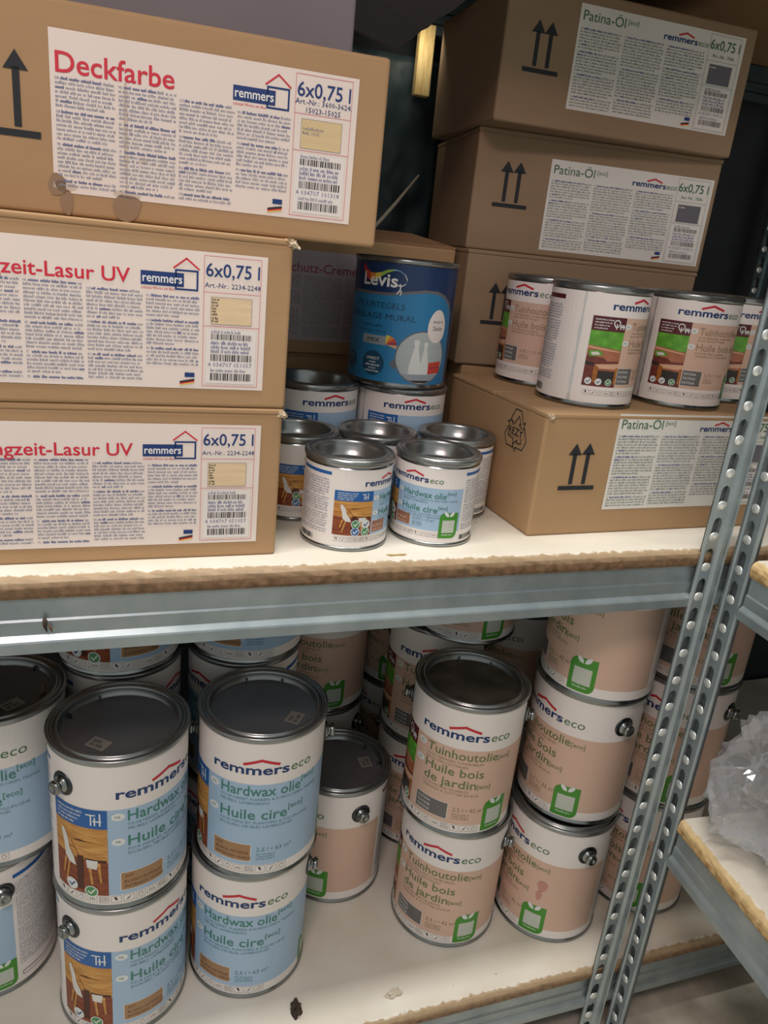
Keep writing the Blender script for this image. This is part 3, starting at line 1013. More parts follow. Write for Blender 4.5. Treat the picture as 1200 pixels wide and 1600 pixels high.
def board(name, x0, x1, y0, y1, ztop, th, label, seed, m_board='board'):
    """chipboard shelf: front edge worn and rounded; y0 is the front"""
    rng = random.Random(seed)
    n = int((x1 - x0) / .012)
    prof = [(.060, 0, 1.0), (.016, 0, 1.0), (.0075, -.0004, .62), (.0035, -.0016, .28), (.0010, -.0045, 0), (0, -.0085, 0), (.0003, -.0145, 0), (.0022, -th, 0), (.060, -th, 0)]
    vs, fs, at = [], [], []
    for i in range(n + 1):
        x = x0 + (x1 - x0) * i / n
        for k, (dy, dz, a) in enumerate(prof):
            j = rng.uniform(-1, 1)
            jj = .0006 if 2 <= k <= 5 else (.0003 if k == 6 else 0)
            vs.append((x, y0 + dy + j * jj, ztop + dz + rng.uniform(-.5, .5) * jj))
            at.append(a)
        vs.append((x, y1, ztop)); at.append(1.0)
        vs.append((x, y1, ztop - th)); at.append(0)
    m = len(prof) + 2
    order = list(range(len(prof)))
    ring = [len(prof)] + order + [len(prof) + 1]
    for i in range(n):
        for a, b in zip(ring, ring[1:] + ring[:1]):
            fs.append((i * m + a, i * m + b, (i + 1) * m + b, (i + 1) * m + a))
    fs.append(tuple(ring)); fs.append(tuple(n * m + k for k in reversed(ring)))
    me = bpy.data.meshes.new(name)
    me.from_pydata(vs, [], fs)
    me.materials.append(MATS[m_board])
    attr = me.attributes.new('melamine', 'FLOAT', 'POINT')
    attr.data.foreach_set('value', at)
    wa = me.attributes.new('worn', 'FLOAT', 'POINT')
    wv = [0, .3, .75, .75, .55, .15, 0, 0, 0, 0, 0]
    wa.data.foreach_set('value', [wv[i % m] for i in range(len(vs))])
    me.update()
    bm = bmesh.new(); bm.from_mesh(me); bmesh.ops.recalc_face_normals(bm, faces=bm.faces); bm.to_mesh(me); bm.free()
    o = bpy.data.objects.new(name, me)
    COL.objects.link(o)
    return tag(o, label, 'shelf board')


def beam_profile(zt, yo):
    p = [(.0045, 0), (.0045, -.0175), (.0030, -.0190), (.0030, -.0300), (-.0005, -.0338), (-.0012, -.0352), (-.0012, -.0438), (.0022, -.0450)]
    back = [(y + .0016, z) for y, z in reversed(p)]
    return [(yo + y, zt + z) for y, z in p] + [(yo + y, zt + z) for y, z in back]


def beam(name, x0, x1, zt, yo, label, m='galv'):
    mb = MB()
    mb.prism_x(beam_profile(zt, yo), x0, x1, m)
    o = mb.build(name, fix=True)
    return tag(o, label, 'shelf beam')


def flange(mb, prof, z0, z1, hole_at, pitch, zoff, m='galv', th=.0016, flip=False):
    """perforated strip. prof: (u, w) cross-section of the face, w outwards. the flat piece hole_at=(ua, ub, w) carries the holes.
    returns geometry in local (u, w, z)."""
    # plain pieces
    ua, ub, wf = hole_at
    P3 = lambda u, w, z: (u, w, z)
    for (a, b) in zip(prof[:-1], prof[1:]):
        if abs(a[0] - ua) < 1e-6 and abs(b[0] - ub) < 1e-6:
            continue
        for (dw, rev) in ((0, 0), (-th, 1)):
            q = [P3(a[0], a[1] + dw, z0), P3(b[0], b[1] + dw, z0), P3(b[0], b[1] + dw, z1), P3(a[0], a[1] + dw, z1)]
            mb.add(q[::-1] if rev else q, [(0, 1, 2, 3)], m)
    for e in (prof[0], prof[-1]):
        mb.add([P3(e[0], e[1], z0), P3(e[0], e[1] - th, z0), P3(e[0], e[1] - th, z1), P3(e[0], e[1], z1)], [(0, 1, 2, 3)], m)
    # grey plate added behind the holes to stand for the shade inside
    mb.add([P3(ua, wf - .0060, z0), P3(ub, wf - .0060, z0), P3(ub, wf - .0060, z1), P3(ua, wf - .0060, z1)], [(0, 1, 2, 3)], 'hole_shade')
    # cells with a hole shaped like a house with a pressed lip under it
    uc = (ua + ub) / 2
    k = math.ceil((z0 - zoff) / pitch)
    zz = zoff + k * pitch - pitch / 2
    if zz > z0:
        mb.add([P3(ua, wf, z0), P3(ub, wf, z0), P3(ub, wf, zz), P3(ua, wf, zz)], [(0, 1, 2, 3)], m)
    while zz < z1:
        zc = zz + pitch / 2
        hw = .0052
        hole = [(uc - hw, zc - .0050), (uc - hw * .5, zc - .0075), (uc + hw * .5, zc - .0075), (uc + hw, zc - .0050), (uc + hw, zc + .0060), (uc + hw * .75, zc + .0100), (uc, zc + .0120), (uc - hw * .75, zc + .0100), (uc - hw, zc + .0060)]
        top = min(zz + pitch, z1 + pitch)
        box = [(ua, zz), (uc - hw * .5, zz), (uc + hw * .5, zz), (ub, zz), (ub, zc + .002), (ub, zz + pitch), (uc, zz + pitch), (ua, zz + pitch), (ua, zc + .002)]
        n = len(hole)
        for dw, rev in ((0, 0), (-th, 1)):
            vs = [P3(u, wf + dw, z) for u, z in box] + [P3(u, wf + dw, z) for u, z in hole]
            fs = [(i, (i + 1) % n, n + (i + 1) % n, n + i) for i in range(n)]
            mb.add(vs, [f[::-1] for f in fs] if rev else fs, m)
        vs = [P3(u, wf, z) for u, z in hole] + [P3(u, wf - th, z) for u, z in hole]
        mb.add(vs, [(i, (i + 1) % n, n + (i + 1) % n, n + i) for i in range(n)], m)
        # pressed lip, a small scoop coloured pale for its overhead highlight
        vs, fs = [], []
        NA, NB = 10, 6
        for j in range(NB + 1):
            ph = (PI / 2) * j / NB
            for i in range(NA):
                t = 2 * PI * i / NA
                vs.append(P3(uc + .0056 * math.cos(t) * math.cos(ph), wf + .0019 * math.sin(ph) - .0002, zc - .0085 + .0050 * math.sin(t) * math.cos(ph)))
        for j in range(NB):
            for i in range(NA):
                i2 = (i + 1) % NA
                fs.append((j * NA + i, j * NA + i2, (j + 1) * NA + i2, (j + 1) * NA + i))
        mb.add(vs, fs, 'lip_highlight', True)
        zz += pitch
    return mb


def remap(mb, fn):
    mb.v = [fn(*p) for p in mb.v]
    return mb


def post(name, label, fn_front, front, fn_side, side, z0=-.675, z1=.75, zoff=.0238, m='galv'):
    mb = MB()
    flange(mb, front[0], z0, z1, front[1], .0326, zoff, m)
    remap(mb, fn_front)
    o = mb.build(name, fix=False)
    tag(o, label, 'shelf post')
    mb = MB()
    flange(mb, side[0], z0, z1, side[1], .0326, zoff, m)
    remap(mb, fn_side)
    mb.build('side_flange', o)
    return o


room()
board('shelf_board', -.95, 1.45, .5499, 1.085, 0.0, .0181, 'white-topped chipboard shelf board carrying the cartons and small cans, front edge worn', 1)
board('shelf_board', -.95, 1.45, .5499, 1.085, ZL, .0181, 'white-topped chipboard shelf board under the large cans, dirt specks on top', 2)
beam('shelf_beam', -.95, 1.45, -.0181, .5499, 'galvanised ridged steel beam under the front of the upper shelf board')
beam('shelf_beam', -.95, 1.45, ZL - .0181, .5499, 'galvanised ridged steel beam under the front of the lower shelf board')
# the shelf above, out of the picture at the front, its rear beam shows between the cartons
mb = MB(); mb.box(-.95, 1.45, .5499, 1.085, .562, .580, 'card_dark')
tag(mb.build('shelf_board'), 'shelf board overhead above the top cartons', 'shelf board')
mb = MB()
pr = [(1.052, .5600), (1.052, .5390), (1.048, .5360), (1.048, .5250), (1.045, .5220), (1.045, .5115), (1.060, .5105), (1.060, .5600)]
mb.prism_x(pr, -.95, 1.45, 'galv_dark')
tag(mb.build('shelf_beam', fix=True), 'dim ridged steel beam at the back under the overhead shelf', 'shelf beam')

# front post of this unit: face towards the aisle, narrow leg going back
YF = .5459
post('shelf_post', 'galvanised perforated post in front of the shelf ends, left of the pair',
     lambda u, w, z: (.545 + u, YF - w, z), ([(0, -.002), (.0012, 0), (.0152, 0), (.0185, .0026), (.0225, .0026), (.0250, 0), (.0278, 0), (.0290, .0010), (.0300, 0)], (.0012, .0152, 0)),
     lambda u, w, z: (.575 + w, YF + u, z), ([(0, 0), (.0030, 0), (.0170, 0), (.028, 0)], (.0030, .0170, 0)))
# post of the unit that comes towards the camera on the right
YAW2 = rad(-4.5)


def unit2(p):
    q = Matrix.Rotation(YAW2, 3, 'Z') @ Vector((p[0], p[1], 0))
    return (.5855 + q.x, .5480 + q.y, p[2])


post('shelf_post', 'galvanised perforated post right of the pair, carrying the shelves that come towards the camera',
     lambda u, w, z: unit2((-w, -u, z)), ([(0, 0), (.0016, .0016), (.0045, .0016), (.0062, 0), (.0195, 0), (.0240, 0), (.0252, -.002)], (.0062, .0195, 0)),
     lambda u, w, z: unit2((u + .002, .001 + w * 0 - .0, z)), ([(0, 0), (.0060, 0), (.0200, 0), (.030, 0)], (.0060, .0200, 0)))


def side_unit_shelf(zt, label_b, label_m, seed):
    o = board('shelf_board', 0, .90, .0015, .48, zt, .0181, label_b, seed, 'board_fresh')
    # board runs along x locally: turn it so that its front faces the aisle on the left
    M = Matrix.Translation((.5855, .5480, 0)) @ Matrix.Rotation(YAW2 - PI / 2, 4, 'Z')
    o.matrix_world = M @ Matrix.Translation((.0260, 0.0, 0))
    mb = MB()
    mb.prism_x(beam_profile(zt - .0181, .0), 0, .90, 'galv')
    b = mb.build('shelf_beam', fix=True)
    b.matrix_world = M @ Matrix.Translation((.0275, 0.0, 0))
    tag(b, label_m, 'shelf beam')


side_unit_shelf(-.3149, 'white-topped chipboard board under the clear plastic bag', 'steel beam under the board with the plastic bag', 5)
side_unit_shelf(-.0010, 'chipboard board end at the right edge, level with the upper shelf', 'steel beam at the right edge below the higher side board', 6)
# rear post
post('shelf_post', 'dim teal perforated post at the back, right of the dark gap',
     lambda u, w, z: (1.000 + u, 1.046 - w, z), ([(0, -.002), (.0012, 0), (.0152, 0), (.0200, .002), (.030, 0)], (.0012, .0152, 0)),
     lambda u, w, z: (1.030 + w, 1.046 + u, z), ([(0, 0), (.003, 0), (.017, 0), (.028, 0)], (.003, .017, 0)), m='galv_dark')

# ================================================================== CARTONS
GL = 'stacked cartons on the left'


def torn_corner(root, at, seed):
    bm = bmesh.new()
    bmesh.ops.create_icosphere(bm, subdivisions=3, radius=1)
    for v in bm.verts:
        c = v.co
        d = .75 + .55 * noise.noise(c * 2.3 + Vector((seed, 0, 0))) + .3 * noise.noise(c * 6 + Vector((0, seed, 0)))
        v.co = Vector((c.x * d * .0062, c.y * d * .0042, c.z * d * .0036))
    bm.verts.index_update()
    mb = MB(); mb.add([v.co for v in bm.verts], [[v.index for v in f.verts] for f in bm.faces], 'torn_paper')
    bm.free()
    return mb.build('torn_corner', root, loc=at, rot=(0, rad(25), 0))


def corner(R, yaw, w, z):
    a = rad(yaw)
    return (R[0] - w * math.cos(a), R[1] - w * math.sin(a), z)


lab_long = label_red('Langzeit-Lasur UV', .1065, ['Art.-Nr.: 2234-2248'], ('swatch_wood', 'lines'), '4 034707 051057', 5)
lab_deck = label_red('Deckfarbe', .0745, ['Art.-Nr.: 3600-3624,', '15023-15025'], ('swatch_cream', ['hellelfenbein', 'RAL 1015']), '4 034707 101318', 8)


def blot(cv, u, v, ru, rv, m, seed):
    q = random.Random(seed)
    ph = [q.uniform(0, 6) for _ in range(3)]
    cv.items.append(([(u + ru * (1 + .10 * math.sin(2 * t + ph[0]) + .06 * math.sin(5 * t + ph[1])) * math.cos(t), v + rv * (1 + .10 * math.sin(3 * t + ph[2])) * math.sin(t)) for t in [2 * PI * i / 32 for i in range(32)]], m, 1))


def stains(mb, w, d, h, e):
    cv = Cv()
    for k, (u, v, ru, rv) in enumerate(((.0745, .0190, .0062, .0070), (.0800, .0085, .0040, .0080), (.1190, .0095, .0098, .0088))):
        blot(cv, u, v, ru, rv, 'stain', k)
    cv.emit_plane(mb, (-w / 2, -d / 2 - e, 0), (1, 0, 0), (0, 0, 1))


for k, (u, v, ru, rv) in enumerate(((.0065, .0040, .0070, .0036), (.0465, .0030, .0090, .0027), (.0465, .0420, .0014, .0360), (.0580, .0260, .0028, .0022))):
    blot(lab_deck, u, v, ru, rv, 'stain_paper', k + 9)


cl = carton('carton', .30, .20, .1235, corner((.1246, .5770), .65, .30, 0), .65,
       'lowest carton of the left stack, Langzeit-Lasur UV label, standing on the shelf', GL, lab_long, (.30 - .0168 - .2055, .0128))
cm = carton('carton', .30, .20, .1255, corner((.1257, .5769), .98, .30, .1237), .98,
       'middle carton of the left stack, Langzeit-Lasur UV label, under the Deckfarbe carton', GL, lab_long, (.30 - .0186 - .2055, .0140))
carton('carton', .30, .20, .1290, corner((.1914, .5891), -2.93, .30, .2494), -2.93,
       'top carton of the left stack with red Deckfarbe label, stained and jutting right', GL, lab_deck, (.30 - .0222 - .2055, .0146),
       arrows=[(.0520, .0458, .0965), (.0190, .0458, .0965)], extra=stains, rim=False)
carton('carton', .30, .20, .16, (-.1165, .665, .3786), 0, 'plain carton greyed for shade and haze, on top of the Deckfarbe carton, at the upper edge', None, body='card_grey', rim=False)  # the grey stands for shade and haze over plain cardboard

torn_corner(cl, (.149, -.0995, .1195), 3)
torn_corner(cm, (.149, -.0995, .1225), 8)
GP = 'Patina-Öl cartons on the right'
GPr = 'oil cartons stacked on the right'
lp = label_patina(21)


def rezy(mb, w, d, h, e):
    cv = Cv()
    k = .0012
    # three folded arrows chasing each other, outlined
    for i in range(3):
        a = rad(120 * i)
        pts = [(-.0125, .0095), (-.0060, .0205), (.0050, .0205), (.0115, .0095), (.0145, .0115), (.0125, .0035), (.0040, .0075), (.0070, .0085), (.0020, .0150), (-.0050, .0065), (-.0125, .0095)]
        rot = [(x * math.cos(a) - y * math.sin(a), x * math.sin(a) + y * math.cos(a)) for x, y in pts]
        cv.stroke([(u, v * 1.05) for u, v in rot], k * .8, 'ink_arrow', 2)
    cv.rect(-.0150, -.0045, .0150, .0045, 'card', 3)
    cv.text('REZY', -.0140, -.0036, .0074, 'ink_arrow', width=.0280, bold=.02, lay=4)
    cv.emit_plane(mb, (-w / 2 - e, d / 2 - .152, .0925), (0, -1, 0), (0, 0, 1), eps=.0001)


def crushed(mb, w, d, h, e):
    rezy(mb, w, d, h, e)


cr = carton('carton', .30, .2, .122, (.3756, .5985, 0), 2.24, 'carton on the shelf with REZY recycling mark and four cans on top', GPr, lp, (.0820, .0255),
       arrows=[(.0385, .0470, .0935), (.0535, .0470, .0940)], extra=crushed)
carton('carton', .30, .2, .1285, (.3930, .832, 0), -2, 'dark carton standing on the shelf behind the REZY carton', GPr, rim=False)
carton('carton', .30, .2, .1300, (.3820, .8300, .1286), -5, 'carton behind the four upper cans, third from the top of the right stack', GPr,
       arrows=[(.0380, .0485, .0960), (.0530, .0485, .0962)], body='card_old')
carton('carton', .30, .2, .1280, (.3858, .8497, .2588), -8.84, 'second carton from the top of the right stack, Patina-Öl label', GPr, lp, (.0885, .0070),
       arrows=[(.0375, .0480, .0965), (.0525, .0480, .0968)], body='card_old')
carton('carton', .30, .2, .1300, (.3787, .8050, .3870), -2.9, 'topmost carton of the right stack, Patina-Öl label, at the upper right', GPr, lp, (.0805, .0215),
       arrows=[(.0370, .0490, .0968), (.0515, .0490, .0968)], rim=False, body='card_old')
torn_corner(cr, (-.146, -.1000, .1190), 5)
# torn cardboard flap sheet leaning out over the gap
def cam_ray(px, py, y):
    d = fw + r2 * ((px - 600) / F_PX) + u2 * ((800 - py) / F_PX)
    return Vector((0, 0, CAM_Z)) + d * (y / d.y)


mb = MB()
e0, e1 = Vector((.3775, .880, .5190)), Vector((.3310, 1.020, .4780))
ex = e1 - e0
n = 16
rng = random.Random(4)
lo, hi = [], []
for i in range(n + 1):
    p = e0 + ex * (i / n)
    lo.append(p + Vector((rng.uniform(-.001, .001), 0, rng.uniform(-.001, .001))))
    hi.append(p + Vector((-.100, .020, .034)))
nn = ex.cross(Vector((-.100, .020, .034))).normalized() * .0058
ring = lo + hi[::-1]
m = len(ring)
vs = ring + [p + nn for p in ring]
fs = [tuple(range(m)), tuple(range(m, 2 * m))[::-1]] + [(i, (i + 1) % m, m + (i + 1) % m, m + i) for i in range(m)]
mb.add(vs, fs[:2], 'card_grey'); mb.add(vs, fs[2:], 'torn_paper')
tag(mb.build('cardboard_sheet', fix=True), 'torn cardboard sheet slanting above the gap between the two stacks', 'cardboard')

GC = 'cartons at the back of the upper shelf'
carton('carton', .30, .18, .1262, (.080, .868, 0), 0, 'dark carton on the shelf behind the blue wall-tile paint can stack', GC)
ctn = carton('carton', .30, .19, .1290, (.080, .860, .1265), 0, 'carton with dim Holzschutz-Creme label behind the blue wall-tile paint can', GC, label_cream(31), (.30 - .2055 - .0245, .0150), rim=False)
fb = MB()
fb.add([(-.149, -.094, .1290), (.149, -.094, .1290), (.110, -.045, .1400), (-.149, -.045, .1400), (-.149, -.094, .1315), (.149, -.094, .1315), (.110, -.045, .1425), (-.149, -.045, .1425)],
       [(3, 2, 1, 0), (4, 5, 6, 7), (0, 1, 5, 4), (1, 2, 6, 5), (2, 3, 7, 6), (3, 0, 4, 7)], 'card_dark')
fb.build('top_flap', ctn)

# ================================================================== CANS
G1 = 'small blue-label cans on the upper shelf'
G2 = 'garden oil cans on the carton'
G3 = 'taller blue-label cans at the back'
SM, MDP, MDB = ('blue', 'small'), ('pink', 'mid'), ('blue', 'mid')
place_can(SM, .1945, .6150, 0, 63, 'small front can next to the lowest left carton, chair picture turned forward', G1)
place_can(SM, .2808, .6180, 0, -28, 'small front can facing forward with Hardwax olie text and green tag', G1)
place_can(SM, .1645, .6910, 0, 52, 'small can half hidden behind the lowest left carton', G1)
place_can(SM, .2455, .6925, 0, 10, 'small can in the middle of the second row, only its lid showing', G1)
place_can(SM, .3290, .6865, 0, -35, 'small can beside the REZY carton, back text turned to the right', G1)
place_can(MDB, .1970, .7750, 0, 30, 'taller blue-label can left of the wall-tile paint, lid in view', G3)
place_can(MDB, .2960, .7710, 0, 20, 'taller blue-label can carrying the blue wall-tile paint can', G3)
ZP = .1222
place_can(MDP, .4615, .7730, ZP, -35, 'garden oil can at the left rear on the REZY carton, in shadow', G2)
place_can(MDP, .4590, .6720, ZP, 56, 'garden oil can at the front corner of the REZY carton, painted glint strip and back text', G2)
place_can(MDP, .5800, .6800, ZP, 25, 'garden oil can fully facing forward, second from the right on the REZY carton', G2)
place_can(MDP, .6690, .7280, ZP, 58, 'garden oil can half hidden behind the post, far right on the REZY carton', G2)

BB, BP = ('blue', 'big'), ('pink', 'big')
GB = 'large blue-label cans on the lower shelf'
GK = 'large pink-label cans on the lower shelf'
L0, L1, L2 = ZL, ZL + HB, ZL + 2 * HB
for kind, x, y, z, rot, lab, g, st in (
    (BB, -.1430, .7500, L0, -80, 'lower large can at the left edge, green tag and back text panel showing', GB, None),
    (BB, -.1210, .7540, L1, -28, 'upper large can at the left edge, dark lid with a dry curl on it', GB, (-60, .028)),
    (BB, .0000, .6731, L0, 40, 'bottom can of the front left blue pair, cut by the lower frame', GB, None),
    (BB, -.0007, .6739, L1, 40, 'top can of the front left blue pair, chair picture in view', GB, (-130, .030)),
    (BB, .1396, .6831, L0, -10, 'bottom can of the front blue pair beside the pink single can', GB, None),
    (BB, .1440, .6800, L1, 0, 'top can of the front blue pair facing straight forward, lid sticker on the right', GB, (-25, .036)),
    (BB, .0000, .8180, L0, 40, 'blue-label can at floor level behind the front left pair, almost hidden', GB, None),
    (BB, .0030, .8175, L1, 60, 'second can of the stack behind the front left pair, rim and logo end showing', GB, None),
    (BB, .0014, .8165, L2, 42, 'third can of the stack behind the front left pair, cut by the steel beam', GB, None),
    (BB, .1390, .8280, L0, -50, 'blue-label can at floor level behind the forward-facing pair, almost hidden', GB, None),
    (BB, .1450, .8200, L1, -50, 'second can behind the forward-facing pair, red roof of its logo showing', GB, None),
    (BB, .1470, .8185, L2, 0, 'third can behind the forward-facing pair, lower edge showing under the beam', GB, None),
    (BP, .2714, .7866, L0, -60, 'single pink can with dark lid between the blue pair and the pink stacks', GK, (20, .036)),
    (BP, .2843, .9560, L0, -25, 'pink can at the back under the shaded can, mostly hidden', GK, None),
    (BP, .2843, .9560, L1, -25, 'shaded pink can at the back above the single pink can, green tag showing', GK, None),
    (BP, .4200, .8510, L0, -20, 'pink can at the back left of the front pink pair, at shelf level', GK, None),
    (BP, .4200, .8510, L1, 0, 'pink can just left behind the front pink pair, logo cut by its neighbour', GK, None),
    (BP, .4395, .8180, L2, -10, 'pink can hanging in view under the beam above the front pink pair', GK, None),
    (BP, .4300, .9950, L0, -60, 'farthest pink can at shelf level in the dark gap', GK, None),
    (BP, .4300, .9950, L1, -60, 'farthest pink can on the second level in the dark gap', GK, None),
    (BP, .5650, .8800, L0, -30, 'pink can at shelf level behind the two pink front stacks, hidden', GK, None),
    (BP, .5650, .8800, L1, -40, 'dark pink can behind the two pink front stacks, logo end showing', GK, None),
    (BP, .5650, .8800, L2, -40, 'dark pink can under the beam between the two pink front stacks', GK, None),
    (BP, .3988, .6871, L0, -14, 'lower can of the front pink pair, standing on the shelf', GK, None),
    (BP, .3912, .6850, L1, 0, 'upper can of the front pink pair with dusty lid, Tuinhoutolie text in full', GK, None),
    (BP, .5373, .6604, L0, -52, 'lowest can of the three-high pink stack by the post, reddish smear on it', GK, None),
    (BP, .5475, .6711, L1, -45, 'middle can of the three-high pink stack by the post', GK, None),
    (BP, .5457, .6648, L2, -57, 'highest can of the three-high pink stack by the post, cut by the beam', GK, None),
    (BP, .6870, .6690, L0, -42, 'lowest pink can behind the perforated posts', GK, None),
    (BP, .6870, .6690, L1, -22, 'middle pink can behind the perforated posts', GK, None),
    (BP, .6870, .6690, L2, -8, 'highest pink can behind the perforated posts, under the beam', GK, None),
):
    place_can(kind, x, y, z, rot, lab, g, st)
for o, info, st in PLACED:
    if st:
        a = -math.atan2(o.location.x, o.location.y)
        lid_sticker(o, info['H'], math.degrees(a) + st[0] - math.degrees(o.rotation_euler.z), st[1])
# dust on the lid of the upper can of the front pink pair, smear on the lowest can of the stack by the post
for o, info, st in PLACED:
    if 'dusty lid' in o['label']:
        lid = [q for q in bpy.data.objects if q.parent == o and q.name.startswith('lid')][0]
        lid.data = lid.data.copy()
        for i, m in enumerate(lid.data.materials):
            if m.name == 'lid_flat': lid.data.materials[i] = MATS['lid_dusty']
    if 'reddish smear' in o['label']:
        cv = Cv(); R = .0665
        for (du, v, ru, rv) in ((-.0005, .083, .0062, .0080), (-.003, .068, .0035, .0070)):
            u = rad(50) * R + du
            cv.items.append(([(u + ru * (1 + .15 * math.sin(3 * t)) * math.cos(t), v + rv * math.sin(t)) for t in [2 * PI * i / 24 for i in range(24)]], 'wash_stain', 0))
        sm = MB(); cv.emit_cyl(sm, R + .0004)
        tag(sm.build('smear', o), 'pale red smear')

# ------------------------------------------------------------------ wall-tile paint can
def tile_paint():
    R, H, Rb = .0540, .1258, .0526
    root = empty('paint_can', (.2885, .7725, .1162), label='blue tile paint can with navy top standing on a taller blue-label can', cat='paint can')
    root.rotation_euler = (0, 0, -math.atan2(.2885, .7725))
    mb = MB(); rb = R - .0005
    mb.lathe([(R * .9, .0022), (R * .93, 0), (rb - .0008, 0), (rb, .001), (rb, .0028), (Rb, .0045), (Rb, H - .0045), (Rb - .001, H - .0040), (Rb - .001, H - .002)], 72, 'tin', close_bot=True)
    mb.build('can_body', root)
    D = lambda a: rad(a) * R
    cv = Cv(); rng = random.Random(77)
    z0, z1 = .0050, H - .0050
    cv.rect(D(-180), z0, D(180), z1, 'levis_navy', 0)
    wave = [(-95, .0885), (-60, .0900), (-35, .0895), (-15, .0900), (5, .0930), (22, .0955), (38, .0952), (50, .0915), (60, .0840), (66, .0740)]
    cv.poly([(D(-110), z0), (D(70), z0)] + [(D(a), v + .0028) for a, v in reversed(wave)] + [(D(-110), .0900)], 'levis_taupe', 1)
    cv.poly([(D(-110), z0), (D(67), z0)] + [(D(a - 1), v) for a, v in reversed(wave)] + [(D(-110), .0870)], 'levis_blue', 2)
    cv.text('Levis', D(-50), .0985, .0125, 'white_ink', width=D(42), bold=.02, lay=3, res=3)
    # rainbow ribbon rising out of the lettering, little figure holding its end
    cols = ['ink_red', 'soft_red', 'orange', 'yellow', 'lime', 'lime', 'sky', 'sky', 'white_ink', 'sky', 'white_ink']
    top = [(-52, .1190), (-47, .1130), (-41, .1100), (-34, .1098), (-27, .1112), (-20, .1140), (-13, .1150), (-7, .1143), (-1, .1110), (2, .1060), (0, .1020)]
    for i in range(len(top) - 1):
        (a0, v0), (a1, v1) = top[i], top[i + 1]
        w0 = .0085 * max(.06, 1 - abs(i - 1.5) / 5.5); w1 = .0085 * max(.06, 1 - abs(i - .5) / 5.5)
        cv.poly([(D(a0), v0), (D(a1), v1), (D(a1 - .5), v1 - w1), (D(a0 - .5), v0 - w0)], cols[i], 3)
    cv.disc(D(-5.5), .1010, .0009, .0009, 'white_ink', 3, 10)
    cv.stroke([(D(0), .1020), (D(-4), .0998), (D(-7.5), .1000)], .0008, 'white_ink', 3)
    cv.stroke([(D(-4.7), .0998), (D(-5), .0962), (D(-8.0), .0925)], .0010, 'white_ink', 3)
    cv.stroke([(D(-5), .0962), (D(-3.5), .0945), (D(-4.5), .0915)], .0009, 'white_ink', 3)
    cv.text('MUURTEGELS', D(-57), .0775, .0058, 'levis_ink', width=D(59))
    cv.text('CARRELAGE MURAL', D(-77), .0668, .0058, 'levis_ink', width=D(92))
    cv.text('tegels, glas', D(-46), .0590, .0030, 'levis_ink', width=D(26), res=1)
    cv.text('faïence, verre', D(-49), .0535, .0030, 'levis_ink', width=D(33), res=1)
    cv.rect(D(-44), .0415, D(-15), .0505, 'levis_grey', 3)
    cv.text('MIX', D(-37), .0438, .0044, 'ink_black', width=D(15), lay=4)
    fan = ['yellow', 'orange', 'soft_red', 'ink_wine', 'table_top']
    for i in range(5):
        a = rad(90 - 22 * i); b = rad(90 - 22 * (i + 1)); c = (D(-15), .0425)
        cv.poly([c, (c[0] + .012 * math.cos(a), c[1] + .0095 * math.sin(a)), (c[0] + .012 * math.cos(b), c[1] + .0095 * math.sin(b))], fan[i], 4)
    # picture disc: two white vases on a tiled ledge
    cu, cz, ru, rv = D(27), .0320, .0290, .0270
    cv.poly([(D(-9), .0245), (D(-2), .0310), (D(-2), .0180)], 'levis_taupe', 3)
    cv.disc(cu, cz, ru, rv, 'levis_taupe', 3, 40)
    cv.disc(cu, cz, ru - .0012, rv - .0012, 'levis_tile', 4, 40)
    for v in (.022, .032, .042, .050):
        hw = (ru - .0015) * math.sqrt(max(0, 1 - ((v - cz) / (rv - .0015)) ** 2))
        cv.rect(cu - hw, v, cu + hw, v + .0002, 'levis_grey', 5)
    for (a, w, h) in ((19, .0066, .0345), (30, .0052, .0325)):
        u = D(a)
        cv.poly([(u - w, .0155), (u + w, .0155), (u + w * .95, .024), (u + w * .55, .036), (u + w * .28, .0155 + h * .84), (u + w * .45, .0155 + h * .88), (u + w * .4, .0155 + h), (u - w * .4, .0155 + h), (u - w * .45, .0155 + h * .88), (u - w * .28, .0155 + h * .84), (u - w * .55, .036), (u - w * .95, .024)], 'vase', 6)
    cv.poly([(cu + .008, .0160), (cu + .024, .0170), (cu + .0255, .0290), (cu + .008, .0275)], 'soft_red', 6)
    cv.poly([(cu + .010, .0215), (cu + .0235, .0225), (cu + .0235, .0235), (cu + .010, .0228)], 'ink_wine', 7)
    hw = (ru - .0014) * .83
    cv.poly([(cu - hw, .0155), (cu + hw, .0155), (cu + hw * .55, .0092), (cu - hw * .55, .0092)], 'levis_grey', 5)
    cv.poly([(cu - hw * .55, .0092), (cu + hw * .55, .0092), (cu + .006, .0070), (cu - .006, .0070)], 'shade_dark', 5)
    # white oval
    cv.items.append(([(D(42) + .0118 * math.cos(t) * (1 - .12 * math.sin(t)), .0640 + .0165 * math.sin(t)) for t in [2 * PI * i / 32 for i in range(32)]], 'white_print', 8))
    cv.text('BASE M', D(42) + .0008, .0672, .0026, 'ink_black', width=.0125, lay=9, align='c')
    cv.text('Satin', D(42) + .0008, .0600, .0046, 'ink_black', width=.0128, lay=9, align='c')
    for a, r in ((-28, .0125), (-62, .0090)):
        cv.disc(D(a), .0225, r, r, 'levis_dark', 3, 28)
    cv.text('DIRECT', D(-28), .0262, .0028, 'white_ink', width=.0145, lay=4, align='c', bold=.008)
    for k, (hw, v) in enumerate(((.004, .0228), (.0085, .0196), (.0045, .0166), (.0085, .0136))):
        cv.fine(D(-28) - hw, D(-28) + hw, v + .0026, v - .0002, .0024, .0014, 'white_ink', rng, lay=4, sw=.0006)
    for v in (.0262, .0228, .0196, .0160):
        cv.fine(D(-62) - .005, D(-62) + .005, v + .0026, v - .0002, .0024, .0011, 'levis_grey', rng, lay=4, sw=.0006)
